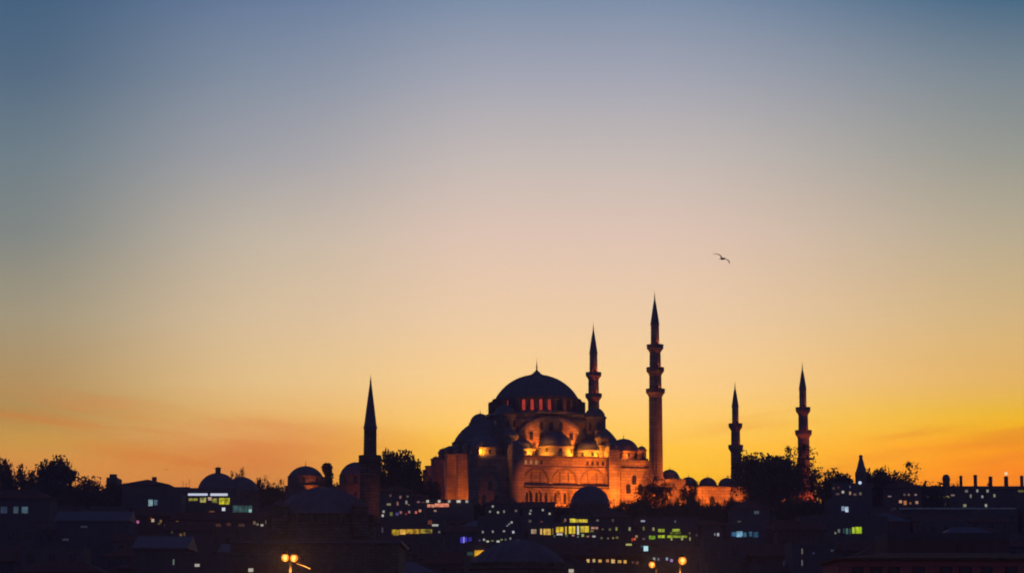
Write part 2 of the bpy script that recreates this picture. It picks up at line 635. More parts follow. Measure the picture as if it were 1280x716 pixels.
def build_mosque():
    t = thing('mosque', 'great domed mosque lit orange on the hilltop beneath the largest dome', 'mosque', ORG, YAW)
    X, Y = (1, 0), (0, 1)
    # --- body of the prayer hall
    b = MB()
    b.box(-29.5, 29.5, -26.0, 29, -4, 23.2)
    b.build('hall_wall', 'ashlar', t)
    b = MB().box(-30.1, 30.1, -26.5, 29.6, 23.2, 24.0)
    b.build('hall_roof', 'lead', t)
    # --- stepped block carrying the dome
    b = MB()
    b.box(-15.6, 15.6, -15.6, 15.6, 23, 39.0)
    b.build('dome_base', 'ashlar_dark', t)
    b = MB()
    b.lathe([(17.3, 38.9), (17.3, 39.7), (15.9, 40.0)], 48)
    b.box(-16.4, 16.4, -16.4, 16.4, 36.2, 37.0)
    b.build('base_cornice', 'lead', t)
    # --- drum
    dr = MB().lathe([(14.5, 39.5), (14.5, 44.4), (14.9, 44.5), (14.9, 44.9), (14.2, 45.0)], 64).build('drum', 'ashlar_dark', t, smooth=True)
    lit = {0: 0}
    for k in range(32):
        a = math.pi * 2 * (k + .5) / 32
        c = (15.2 * math.cos(a), 15.2 * math.sin(a))
        MB().obox(c, (math.cos(a), math.sin(a)), 2.1, .95, 39.4, 43.9).build('drum_buttress', 'ashlar_dark', dr)
    litang = {-36.5: 1, -12.6: 1, -1.3: 1, 10: 1, 21.2: .8, 43.7: .45}
    for k in range(32):
        a = math.pi * 2 * k / 32
        phi = math.degrees(a) + 16 + 90
        phi = (phi + 180) % 360 - 180
        m = 'dark_pane'
        for la, kk in litang.items():
            if abs(phi - la) < 5.6:
                m = glow(196, 62, 44, .8 * kk, .3, .5)
        c = Vector((14.5 * math.cos(a), 14.5 * math.sin(a), 40.3))
        ux = (-math.sin(a), math.cos(a))
        MB().panel(arch(1.05, 3.5), c, ux, .12).build('drum_window', m, dr)
    d = MB().lathe(dome_prof(14.0, 8.4, 18, .25), 96, (0, 0, 44.95)).build('main_dome', 'lead', t, smooth=True)
    rb = MB()
    for k in range(48):
        a = 2 * math.pi * k / 48
        pr = dome_prof(14.06, 8.46, 12)[:-1]
        rb.tube([(r * math.cos(a), r * math.sin(a), 44.93 + z) for r, z in pr], [.09] * len(pr), 4)
    rb.build('lead_seam', 'lead', d)
    MB().lathe([(1.9, -.5), (1.9, .35), (1.3, .5), (1.0, 1.1), (.25, 1.4)], 16, (0, 0, 53.3)).build('dome_cap', 'lead', d)
    finial(d, (0, 0, 54.4), 4.7, .3)

    # --- weight towers at the four corners
    for sx, sy in ((-1, -1), (1, -1), (1, 1), (-1, 1)):
        c = (15.4 * sx, 15.4 * sy)
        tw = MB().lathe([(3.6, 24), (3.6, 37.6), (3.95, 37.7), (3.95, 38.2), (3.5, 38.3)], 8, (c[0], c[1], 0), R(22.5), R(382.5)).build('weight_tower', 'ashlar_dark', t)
        tb = MB().lathe(dome_prof(3.5, 3.1, 8, .15), 24, (c[0], c[1], 38.3)).build('tower_dome', 'lead', tw, smooth=True)
        finial(tb, (c[0], c[1], 41.3), 1.6, .14)
        for k in range(8):
            a = math.pi / 4 * k
            MB().panel(arch(.8, 2.6, 4), (c[0] + 3.32 * math.cos(a), c[1] + 3.32 * math.sin(a), 33.6), (-math.sin(a), math.cos(a)), .12).build('tower_window', 'dark_pane', tw)
        # stepped flying buttress coming down outwards
        st = MB()
        for i, (o0, o1, zt) in enumerate(((19.0, 21.5, 33.2), (21.5, 24.0, 30.6), (24.0, 26.2, 28.0))):
            v0, v1 = sorted((sy * o0, sy * o1))
            st.box(c[0] - 1.5, c[0] + 1.5, v0, v1, 24, zt)
        stp = st.build('stepped_buttress', 'ashlar', t)
        for i, (o0, o1, zt) in enumerate(((19.0, 21.5, 33.2), (21.5, 24.0, 30.6), (24.0, 26.2, 28.0))):
            v0, v1 = sorted((sy * (o0 - .05), sy * (o1 + .2)))
            MB().box(c[0] - 1.75, c[0] + 1.75, v0, v1, zt, zt + .3).build('buttress_coping', 'lead', stp)
        # small turret over the aisle wall
        tc_ = (sx * 15.4, sy * 22.4)
        tu = MB().lathe([(2.3, 24), (2.3, 30.2), (2.6, 30.3), (2.6, 30.7)], 8, (tc_[0], tc_[1], 0), R(22.5), R(382.5)).build('aisle_turret', 'ashlar', t)
        MB().lathe(dome_prof(2.4, 1.9, 6), 16, (tc_[0], tc_[1], 30.7)).build('turret_dome', 'lead', tu, smooth=True)

    # --- tympanum walls with their great arches (both flanks)
    for sy in (-1, 1):
        ux = (1, 0) if sy < 0 else (-1, 0)
        pts = [(-12.6, 24)] + [(12.6 * -math.cos(math.pi * i / 28), 26.2 + 10.9 * math.sin(math.pi * i / 28)) for i in range(29)] + [(12.6, 24)]
        ty = MB().panel([(p[0], p[1]) for p in reversed(pts)][::-1], (0, sy * 15.6, 0), ux, .9).build('tympanum', 'ashlar', t)
        ar = MB()
        for i in range(28):
            a, b2 = math.pi * i / 28, math.pi * (i + 1) / 28
            q = [(-12.3 * math.cos(a), 26.2 + 10.6 * math.sin(a)), (-12.3 * math.cos(b2), 26.2 + 10.6 * math.sin(b2)),
                 (-13.4 * math.cos(b2), 26.2 + 11.7 * math.sin(b2)), (-13.4 * math.cos(a), 26.2 + 11.7 * math.sin(a))]
            ar.panel(q[::-1], (0, sy * 16.4, 0), ux, .55)
        ar.build('great_arch', 'lead', ty)
        for row, (zz, half, n) in enumerate(((33.6, 3.4, 3), (30.2, 6.8, 5), (26.8, 8.8, 7))):
            for i in range(n):
                uu = -half + 2 * half * i / (n - 1)
                fr = MB().panel(arch(1.5, 2.75), (uu, sy * 16.5, zz - .2), ux, .1).build('window_surround', 'ashlar_dark', ty)
                MB().panel(arch(1.05, 2.3), (uu, sy * 16.6, zz), ux, .06).build('pane', 'dark_pane', fr)

    # --- half domes on the long axis with two exedrae each
    for sx in (-1, 1):
        a0 = R(90) if sx < 0 else R(-90)
        hd = MB().lathe([(12.9, 23.5), (12.9, 29.6), (13.3, 29.7), (13.3, 30.2), (12.6, 30.3)], 40, (sx * 15.6, 0, 0), a0, a0 + math.pi).build('half_drum', 'ashlar_dark', t, smooth=True)
        hdm = MB().lathe(dome_prof(12.6, 8.0, 14), 40, (sx * 15.6, 0, 30.3), a0, a0 + math.pi).build('half_dome', 'lead', t, smooth=True)
        sm = MB()
        for k in range(1, 20):
            a = a0 + math.pi * k / 20
            pr = dome_prof(12.66, 8.06, 10)[:-1]
            sm.tube([(sx * 15.6 + q * math.cos(a), q * math.sin(a), 30.28 + z) for q, z in pr], [.1] * len(pr), 4)
        sm.build('lead_seam', 'lead', hdm)
        for k in range(9):
            a = a0 + math.pi * (k + .5) / 9
            MB().panel(arch(1.2, 3.4), (sx * 15.6 + 12.85 * math.cos(a), 12.85 * math.sin(a), 25.6), (-math.sin(a), math.cos(a)), .13).build('half_drum_window', 'dark_pane', hd)
        for sy in (-1, 1):
            ex = MB().lathe([(5.6, 23.5), (5.6, 26.4), (5.9, 26.5), (5.9, 26.9)], 24, (sx * 23.2, sy * 10.4, 0)).build('exedra_drum', 'ashlar_dark', t, smooth=True)
            MB().lathe(dome_prof(5.6, 4.2, 10), 24, (sx * 23.2, sy * 10.4, 26.9)).build('exedra_dome', 'lead', ex, smooth=True)

    # --- little domed turrets stepping down to the corners
    for sx in (-1, 1):
        for v, r, zt in ((-16.5, 1.7, 27.6), (16.5, 1.7, 27.6), (26.6, 1.5, 25.8), (-26.0, 1.5, 26.4), (-5.6, 1.3, 27.4), (5.6, 1.3, 27.4)):
            u = sx * (28.0 if abs(v) > 6 else 28.9)
            tu = MB().lathe([(r, 23.9), (r, zt), (r * 1.15, zt + .1), (r * 1.15, zt + .4)], 8, (u, v, 0), R(22.5), R(382.5)).build('corner_turret', 'ashlar', t)
            td = MB().lathe(dome_prof(r * 1.05, r * .85, 6), 16, (u, v, zt + .4)).build('turret_dome', 'lead', tu, smooth=True)
            finial(td, (u, v, zt + .3 + r * .85), .9, .09)
            MB().panel(arch(.6, 1.6, 4), (u, v - r * .93, zt - 2.2), (1, 0), .1).build('turret_window', 'dark_pane', tu)

    # --- aisle domes, big and small in turn
    for sy in (-1, 1):
        for u, r, zb, h in ((-23.5, 5.1, 26.6, 4.2), (-11.4, 4.0, 26.6, 3.4), (0, 5.6, 27.6, 5.0), (11.4, 4.0, 26.6, 3.4), (23.5, 5.1, 26.6, 4.2)):
            v = sy * 21.0
            dd = MB().lathe([(r + .25, 23.8), (r + .25, zb - .5), (r + .6, zb - .4), (r + .6, zb), (r, zb + .05)], 8 if abs(u) > 20 else 24, (u, v, 0), R(22.5), R(382.5)).build('aisle_drum', 'ashlar', t)
            do = MB().lathe(dome_prof(r, h, 12), 32, (u, v, zb)).build('aisle_dome', 'lead', dd, smooth=True)
            finial(do, (u, v, zb + h - .1), 2.0, .15)
            for k in range(8):
                a = math.pi / 4 * k + R(0)
                rr = (r + .25) * math.cos(R(22.5)) if abs(u) > 20 else r + .23
                MB().panel(arch(.8, 1.3, 4), (u + rr * math.cos(a), v + rr * math.sin(a), zb - 2.1), (-math.sin(a), math.cos(a)), .1).build('drum_window', 'dark_pane', dd)

    # --- flank facade towards the camera (v = -26 wall; galleries stand in front of it to v = -29)
    for u0, u1 in ((-17.6, -13.6), (15.0, 18.6)):
        bt = MB().box(u0, u1, -31.5, -25.9, -4, 26.2)
        bt.box(u0 + .4, u1 - .4, -30.6, -25.9, 26.2, 27.4)
        bu = bt.build('flank_buttress', 'ashlar', t)
        MB().lathe(dome_prof(1.7, 1.5, 6), 12, ((u0 + u1) / 2, -28.6, 27.4)).build('buttress_cap', 'lead', bu, smooth=True)
    ga = MB().arcade((-13.6, -28.6, 0), X, 28.6, 14.9, 20.4, 3, 15.3, 4.3, 1.3, .7, 14)
    ga.box(-13.6, 15.0, -28.6, -26.0, 20.4, 23.4)
    gal = ga.build('upper_gallery', 'ashlar', t)
    bk = MB().box(-13.6, 15.0, -28.35, -26.0, 14.9, 20.4).build('gallery_infill', 'ashlar', gal)
    for i in range(3):
        for s in (-1, 1):
            uu = -13.6 + 28.6 / 3 * (i + .5) + s * 1.5
            MB().box(uu - .16, uu + .16, -28.75, -28.36, 15.0, 18.8).build('gallery_mullion', 'ashlar_dark', gal)
        # raised archivolt over each gallery arch
        ar = MB()
        cu = -13.6 + 28.6 / 3 * (i + .5)
        w0, z0, rs = 4.15, 15.3, 4.3
        cv = [(cu + w0 * math.cos(math.pi * (1 - q / 20)), z0 + rs * math.sin(math.pi * q / 20)) for q in range(21)]
        co = [(cu + (w0 + .4) * math.cos(math.pi * (1 - q / 20)), z0 + (rs + .4) * math.sin(math.pi * q / 20)) for q in range(21)]
        for q in range(20):
            ar.panel([cv[q], cv[q + 1], co[q + 1], co[q]][::-1], (0, -29.301, 0), X, .3)
        ar.build('archivolt', 'ashlar_dark', gal)
    for k in range(4):
        for s in (-1, 1):
            uu = (-12.2 + k * 1.75) if s < 0 else (13.8 - k * 1.75)
            MB().panel(arch(.75, 1.3, 4), (uu, -29.3 + .7, 21.2), X, .06).build('gallery_window', 'dark_pane' if (s > 0 or k == 3) else glow(214, 150, 96, .55), gal)
    MB().box(-13.9, 15.3, -30.0, -25.9, 23.4, 23.9).build('parapet', 'ashlar', gal)
    MB().add([(-13.6, -28.6, 14.9), (15.0, -28.6, 14.9), (15.0, -32.0, 14.1), (-13.6, -32.0, 14.1), (-13.6, -28.6, 14.6), (15.0, -28.6, 14.6), (15.0, -32.0, 13.8), (-13.6, -32.0, 13.8)],
             [(0, 3, 2, 1), (4, 5, 6, 7), (3, 7, 6, 2), (0, 1, 5, 4), (0, 4, 7, 3), (1, 2, 6, 5)]).build('eaves', 'lead', gal)
    lo = MB().arcade((-13.6, -31.0, 0), X, 28.6, -4, 13.4, 9, 10.9, 1.7, .9, .5, 8).build('lower_arcade', 'ashlar', t)
    MB().box(-13.6, 15.0, -28.4, -26.0, -4, 13.4).build('arcade_back_wall', 'ashlar', lo)
    MB().box(-13.6, 15.0, -31.0, -28.4, 7.2, 7.6).build('arcade_floor', 'ashlar', lo)
    for k in range(9):
        uu = -13.6 + 28.6 / 9 * (k + .5)
        MB().panel(arch(1.35, 3.6), (uu, -28.4, 8.6), X, .06).build('arcade_window', 'dark_pane', lo)
    # right bay
    rb_ = MB().box(18.6, 30.2, -28.2, -25.95, -4, 22.6).build('end_bay', 'ashlar', t)
    MB().box(18.6, 30.6, -28.7, -25.9, 22.6, 23.2).build('bay_cornice', 'ashlar', rb_)
    MB().arcade((20.0, -28.2, 0), X, 9.4, 8.6, 20.6, 1, 12.2, 6.2, 1.4, .55, 14).build('blind_arch', 'ashlar', rb_)
    for uu, zz in ((22.6, 12.4), (26.6, 12.4), (24.6, 15.3)):
        MB().panel(arch(1.5, 3.0), (uu, -28.2, zz), X, .07).build('bay_window', 'dark_pane', rb_)
    po = MB().add([(18.8, -28.2, 9.2), (28.4, -28.2, 9.2), (28.4, -32.4, 8.0), (18.8, -32.4, 8.0), (18.8, -28.2, 8.7), (28.4, -28.2, 8.7), (28.4, -32.4, 7.5), (18.8, -32.4, 7.5)],
                  [(0, 3, 2, 1), (4, 5, 6, 7), (3, 7, 6, 2), (0, 1, 5, 4), (0, 4, 7, 3), (1, 2, 6, 5)]).build('porch_roof', 'lead', t)
    for uu in (19.2, 23.6, 28.0):
        MB().lathe([(.35, -4), (.3, 6.9), (.5, 7.1), (.5, 7.6)], 10, (uu, -32.0, 0)).build('porch_column', 'ashlar', po)
    # left bay: deep shadowed recess between buttress and qibla corner
    lb = MB().box(-30.0, -17.6, -27.2, -25.95, -4, 22.6).build('end_bay', 'ashlar', t)
    MB().arcade((-28.4, -27.2, 0), X, 9.4, 4, 20.6, 1, 11.2, 7.0, 1.4, .55, 14).build('blind_arch', 'ashlar', lb)
    for uu, zz in ((-25.8, 8), (-21.6, 8), (-23.7, 12.6)):
        MB().panel(arch(1.5, 3.2), (uu, -27.2, zz), X, .07).build('bay_window', 'dark_pane', lb)
    MB().box(-31.0, -28.4, -29.4, -25.9, -4, 24.0).build('corner_pier', 'ashlar', t)

    # --- qibla end (u = -29.5): buttresses in front of a windowed wall
    for v, w, dp, zt in ((-20.6, 2.6, 3.4, 24.4), (-9.4, 3.2, 4.2, 25.0), (0.0, 2.0, 2.6, 23.6), (9.4, 3.2, 4.2, 25.0), (20.6, 2.6, 3.4, 23.4), (28.0, 2.4, 2.4, 22.6)):
        bu = MB().box(-29.5 - dp, -29.45, v - w / 2, v + w / 2, -4, zt).build('qibla_buttress', 'ashlar', t)
        MB().box(-29.7 - dp, -29.3, v - w / 2 - .2, v + w / 2 + .2, zt, zt + .35).build('buttress_cap', 'lead', bu)
    for v in (-24.5, -15, -4.7, 4.7, 15, 24.5):
        for zz in (6, 13.5):
            fr = MB().panel(arch(2.6, 5.2), (-29.5, v, zz - .3), (0, -1), .12).build('qibla_window', 'ashlar_dark', t)
            MB().panel(arch(1.9, 4.6), (-29.62, v, zz), (0, -1), .06).build('pane', 'dark_pane', fr)
    return t


build_mosque()


# ------------------------------------------------------------------ minarets
def minaret(u, v, kind, label, group, base_r, lit_levels, dz=0.0):
    p = loc2w(u, v, dz)
    t = thing('minaret', label, 'minaret', p, YAW, group)
    if kind == 'tall':
        tip, cone, bal = 77.6, 67.4, [(60.3, 1.6), (52.8, 1.78), (45.8, 1.95)]
        hs = 1.0
    else:
        tip, cone, bal = 56.0, 47.6, [(41.0, 1.36), (33.4, 1.55)]
        hs = 0.93
    # square foot and transition
    f = MB().box(-base_r * 1.5, base_r * 1.5, -base_r * 1.5, base_r * 1.5, -4, 12.5)
    f.build('foot', 'ashlar', t)
    MB().lathe([(base_r * 1.75, 12.5), (base_r * 1.08, 18.0), (base_r * 1.08, 18.5)], 16).build('foot_taper', 'ashlar', t)
    z = 18.5
    segs = list(reversed(bal))
    for i, (zb, r) in enumerate(segs):
        r0 = base_r if i == 0 else segs[i - 1][1]
        bt = zb - 2.5 * hs
        sh = MB()
        prof = [(r0, z), (r0 * .97, bt)]
        sh.lathe(prof, 16)
        s = sh.build('shaft', 'ashlar', t)
        rib = MB()
        for k in range(16):
            a = 2 * math.pi * (k + .5) / 16
            rib.tube([(r0 * .985 * math.cos(a), r0 * .985 * math.sin(a), z), (r0 * .955 * math.cos(a), r0 * .955 * math.sin(a), bt)], [.13, .12], 4)
        rib.build('shaft_rib', 'ashlar', s)
        # balcony: flaring muqarnas corbel, deck and parapet
        R1 = r0 * .95 + 1.04 * hs
        bl = MB()
        pr = [(r0 * .96, bt), (r0 * 1.04, bt + .3), (r0 + .24, bt + .75), (r0 + .3, bt + .8), (r0 + .5, bt + 1.15), (r0 + .56, bt + 1.2), (R1 - .05, bt + 1.55), (R1 - .05, bt + 1.7)]
        bl.lathe(pr, 24)
        b = bl.build('balcony', 'ashlar', t)
        MB().lathe([(R1, bt + 1.7), (R1, bt + 2.75), (R1 + .08, bt + 2.75), (R1 + .08, bt + 2.9), (R1 - .16, bt + 2.9), (R1 - .16, bt + 1.72)], 24, cap=False).build('parapet', 'ashlar', b)
        MB().panel(arch(.65, 1.9, 4), (0, -(r0 * .9), bt + 1.8), (1, 0), .25).build('door', 'dark_pane', s)
        z = bt + 1.7
    rt = segs[-1][1] * .88
    MB().lathe([(rt, z), (rt * .96, cone)], 16).build('shaft', 'ashlar', t)
    sp = MB().lathe([(rt * 1.05, cone - .3), (rt * 1.07, cone - .1), (rt * 1.0, cone + .5), (rt * .7, cone + (tip - cone) * .34), (rt * .36, cone + (tip - cone) * .64), (.09, tip - 1.4)], 16).build('spire', 'lead', t)
    finial(sp, (0, 0, tip - 1.6), 2.6, .16)
    return t, segs, base_r


MIN = []
g = 'minarets of the great mosque'
MIN.append(('nt', 30.5, -33, minaret(30.5, -33, 'tall', 'tallest minaret in front, three balconies, right of the orange mosque walls', g, 2.16, 1)))
MIN.append(('ft', 30.6, 33, minaret(30.6, 33, 'tall', 'minaret rising from behind the main dome, two balconies showing red light', g, 2.16, 1, -2.0)))
MIN.append(('ns', 82.1, -33, minaret(82.1, -33, 'short', 'rightmost minaret, two balconies, shaft standing behind the big round tree', g, 1.9, 1)))
MIN.append(('fs', 81.6, 28, minaret(81.6, 28, 'short', 'slim dark minaret left of the big round tree, lower of the two right ones', g, 1.75, 1)))


# ------------------------------------------------------------------ arcaded courtyard
def build_court():
    t = thing('mosque_courtyard', 'low arcaded courtyard lit orange with a row of small domes beside the tall minaret', 'courtyard', ORG, YAW)
    w = MB()
    w.box(34.5, 79.5, -29.2, -28.2, -4, 14.6)
    w.build('courtyard_wall', 'ashlar', t)
    MB().box(34.4, 79.6, -29.5, -28.0, 14.6, 15.1).build('cornice', 'ashlar', t)
    MB().box(78.5, 79.5, -28.2, 28.2, -4, 14.6).build('end_wall', 'ashlar', t)
    MB().box(34.5, 79.5, 27.2, 28.2, -4, 14.6).build('rear_wall', 'ashlar', t)
    MB().box(34.5, 78.4, -28.1, -22.4, 13.9, 14.5).build('portico_roof', 'lead', t)
    po = MB().box(33.6, 41.8, -29.7, -22.0, 10, 17.2).build('raised_bay', 'ashlar', t)
    MB().lathe([(3.9, 17.2), (3.9, 17.7), (3.4, 17.8)] + [(r, z + 17.8) for r, z in dome_prof(3.3, 2.9, 10)], 24, (37.8, -25.6, 0)).build('raised_dome', 'lead', po, smooth=True)
    finial(po, (37.8, -25.6, 20.6), 1.4, .12)
    for k in range(6):
        u = 44.4 + 6.75 * k
        dr = MB().lathe([(3.2, 14.4), (3.2, 15.4), (3.4, 15.5), (3.4, 15.7)], 8, (u, -25.3, 0), R(22.5), R(382.5)).build('portico_drum', 'ashlar', t)
        do = MB().lathe(dome_prof(3.05, 2.7, 10), 24, (u, -25.3, 15.7)).build('portico_dome', 'lead', dr, smooth=True)
        finial(do, (u, -25.3, 18.3), 1.3, .11)
        for zz, hh in ((2.5, 3.0), (8.6, 3.2)):
            fr = MB().panel(arch(2.1, hh + .5), (u, -29.2, zz - .25), (1, 0), .12).build('window_surround', 'ashlar_dark', t)
            MB().panel(arch(1.5, hh), (u, -29.32, zz), (1, 0), .06).build('pane', 'dark_pane', fr)
    pl = MB()
    for k in range(7):
        u = 41.3 + 6.75 * k
        pl.box(u - .35, u + .35, -29.6, -29.19, -4, 14.55)
    pl.build('pilaster', 'ashlar', t)
    return t


build_court()
wl = tag(MB().box(-44, 96, -.5, .5, -3, 5.2).box(-44.2, 96.2, -.7, .7, 5.2, 5.5).build('precinct_wall', 'ashlar_dark', None, loc2w(0, -62, -3), YAW),
         'dark stone precinct wall running below the mosque behind the treetops', 'wall')

# ------------------------------------------------------------------ floodlights (sodium)
SOD = (1.0, .175, .010)
GOLD = (1.0, .31, .016)
RED = (1.0, .12, .03)


def fl(u, v, z, tu, tv, tz, e, col=SOD, spot=70, blend=.6, r=.25):
    lamp('floodlight', 'SPOT', loc2w(u, v, z), e, col, loc2w(tu, tv, tz), spot, blend, r)


def gl(u, v, z, e, col=SOD, r=.2):
    lamp('floodlight', 'POINT', loc2w(u, v, z), e, col, None, radius=r)


K = 1000.0
# flank facade from the ground
fl(-10, -60, 4, -7, -29, 14, 44 * K, SOD, 42)
fl(2, -60, 4, 4, -29, 15, 92 * K, SOD, 36)
fl(12, -60, 4, 11, -29, 15, 122 * K, SOD, 36)
fl(20, -43, 2, 20, -29, 12, 40 * K, SOD, 80)
fl(27, -50, 3, 27, -28, 12, 58 * K, SOD, 52)
fl(-25, -31.5, 1, -25, -27, 9, 1.6 * K, SOD, 36)
fl(18.5, -36.5, 1.5, 18, -29, 6, 9 * K, GOLD, 100)
gl(8, -29.8, 8.2, 0.9 * K)
gl(0, -29.8, 8.2, 0.7 * K)
# aisle roof
for u, e in ((-9.6, 3.4), (-6.2, 2.2), (4.6, 2.6), (8.2, 3.2), (12.8, 2.8)):
    gl(u, -27.0, 25.0, e * K * .62, GOLD)
gl(-26.5, -27.0, 25.0, 1.1 * K, GOLD)
gl(22.5, -27.4, 25.0, .7 * K, SOD)
# beams on the tympanum
fl(-6.5, -18.9, 24.4, -4.4, -16.4, 34, 14 * K, SOD, 60, .35)
fl(6.5, -18.9, 24.4, 4.6, -16.4, 34, 20 * K, SOD, 60, .35)
# qibla end
fl(-37, -29, 0, -31.2, -21.9, 14, 31 * K, SOD, 42)
fl(-38, -18, 0, -31.6, -11, 14, 20 * K, SOD, 46)
fl(-37, -2, 0, -31, 7.8, 14, 4 * K, RED, 55)
fl(-37, 12, 0, -31, 19.3, 14, 4 * K, RED, 55)
# minarets
for nm, u, v, (tt, segs, br) in MIN:
    for i, (zb, r) in enumerate(segs):
        k = {'nt': (.35, .4, .75), 'ft': (1.0, 1.0, 1.0), 'ns': (.3, .9), 'fs': (.3, .7)}[nm][i]
        d = Vector((.55, -.83, 0))
        q = loc2w(u, v, zb - .6 + tt.location.z - ZG) + d * (r + .4)
        lamp('balcony_lamp', 'POINT', q, 1300 * k, RED if nm != 'nt' else SOD, None, radius=.12)
fl(40, -44, 2, 31, -33, 22, 60 * K, SOD, 46)
fl(90, -46, 2, 82, -34, 18, 40 * K, RED, 50)
# courtyard
fl(40, -42, 1, 39, -29, 10, 40 * K, SOD, 80)
fl(52, -41, 1, 52, -29, 8, 40 * K, SOD, 90)
fl(66, -41, 1, 66, -29, 6, 16 * K, SOD, 90)
fl(74, -40, 1, 75, -29, 3, 22 * K, SOD, 90)


# ------------------------------------------------------------------ trees
def tree_proto(name, seed, dense, h=10.0, w=9.0, leafsize=.34, trunk_h=.34, column=False):
    rng = np.random.default_rng(seed)
    root = bpy.data.objects.new(name, None)
    C.objects.link(root)
    tr = MB()
    th = h * trunk_h
    tr.tube([(0, 0, -1.5), (.1, 0, th * .5), (.05, .1, th)], [.38, .3, .26], 8)
    tips = []
    nb = 4 if column else 9
    for k in range(nb):
        a = 2 * math.pi * k / nb + rng.uniform(-.3, .3)
        rr = w * .5 * rng.uniform(.45, .85)
        zt = h * rng.uniform(.5, .84)
        p0 = Vector((0, 0, th * rng.uniform(.7, 1.0)))
        p2 = Vector((rr * math.cos(a), rr * math.sin(a), zt))
        p1 = p0.lerp(p2, .5) + Vector((0, 0, h * .06))
        tr.tube([p0, p1, p2], [.16, .1, .03], 5)
        tips.append(p2)
        for s in range(3):
            q = p1.lerp(p2, rng.uniform(.1, .8))
            e = q + Vector(rng.normal(0, 1, 3)) * w * .11 + Vector((0, 0, h * .05))
            tr.tube([q, e], [.06, .02], 4)
            tips.append(e)
    tr.build('trunk', 'bark', root)
    nc = 84 if dense else 60
    nl = 70 if dense else 54
    V, F = [], []
    for c in range(nc):
        if column:
            zz = rng.uniform(.06, 1.0)
            cr = w * .5 * (1 - zz) ** .55 * rng.uniform(.2, .9)
            a = rng.uniform(0, 2 * math.pi)
            ctr = np.array([cr * math.cos(a), cr * math.sin(a), h * zz])
            sg = w * .12
        else:
            if c < len(tips) and not dense or rng.random() < .35:
                ctr = np.array(tips[c % len(tips)]) + rng.normal(0, w * .03, 3)
            else:
                d = rng.normal(0, 1, 3)
                d /= np.linalg.norm(d)
                rad = rng.uniform(.3, .95) ** .6 * (1 + .18 * math.sin(3 * math.atan2(d[1], d[0]) + seed))
                ctr = np.array([d[0] * w * .5 * rad, d[1] * w * .5 * rad, h * .62 + d[2] * h * .36 * rad])
                ctr[2] = max(ctr[2], h * .22)
            sg = w * (.068 if dense else .050) * rng.uniform(.7, 1.5)
        n = int(nl * rng.uniform(.6, 1.4))
        for _ in range(n):
            p = ctr + np.clip(rng.normal(0, 1, 3), -1.7, 1.7) * np.array([sg, sg, sg * .7])
            a = rng.normal(0, 1, 3)
            a /= np.linalg.norm(a)
            b = np.cross(a, rng.normal(0, 1, 3))
            b /= np.linalg.norm(b)
            s = leafsize * rng.uniform(.5, 1.2)
            i = len(V)
            V += [tuple(p - a * s), tuple(p + b * s * .55), tuple(p + a * s), tuple(p - b * s * .55)]
            F.append((i, i + 1, i + 2, i + 3))
    MB().add(V, F).build('crown', 'leaf' if not dense else 'leaf_dark', root)
    va = np.array(V)
    SIZE[root.name] = (float(np.percentile(va[:, 2], 99.6)), float(np.percentile(va[:, 0], 98.5) - np.percentile(va[:, 0], 1.5)))
    return root


SIZE = {}
PROTO = {
    'dense': [tree_proto('tree', 3, True), tree_proto('tree', 5, True, w=10.5), tree_proto('tree', 9, True, h=10, w=8)],
    'airy': [tree_proto('tree', 21, False, leafsize=.24), tree_proto('tree', 24, False, w=10.5, leafsize=.24), tree_proto('tree', 29, False, w=8, leafsize=.24)],
    'bush': [tree_proto('shrub', 31, True, h=10, w=15, trunk_h=.12), tree_proto('shrub', 33, True, h=10, w=13, trunk_h=.12)],
    'cypress': [tree_proto('cypress_tree', 41, True, h=10, w=2.9, leafsize=.3, trunk_h=.2, column=True)],
}
USED = {}
SRC_SIZE = {(kd, i): SIZE[o.name] for kd, l in PROTO.items() for i, o in enumerate(l)}
TN = 0


def plant(kind, px, ptop, pw, Y, label, name=None, cat='tree', group=None, hmin=None, k=None):
    """a tree whose crown top shows at (px, ptop) and whose crown is about pw photo pixels wide"""
    global TN
    TN += 1
    L_ = PROTO[kind]
    idx = (TN * 7) % len(L_) if k is None else k
    src = L_[idx]
    top = at(px, ptop, Y)
    gz = ground_z(top.x, Y)
    if hmin:
        gz = min(gz, top.z - hmin)
    h = top.z - gz
    wpx = pw * Y / FPX
    key = (kind, idx)
    if key in USED:
        o = copy_tree(src)
    else:
        o = src
        USED[key] = 1
    o.location = (top.x, Y, gz)
    o.rotation_euler = (0, 0, random.uniform(0, 6.28))
    H0, W0 = SRC_SIZE[key]
    o.scale = (wpx / W0, wpx / W0, h / H0)
    if name:
        o.name = name
    o['label'] = label
    o['category'] = cat
    if group:
        o['group'] = group
    return o


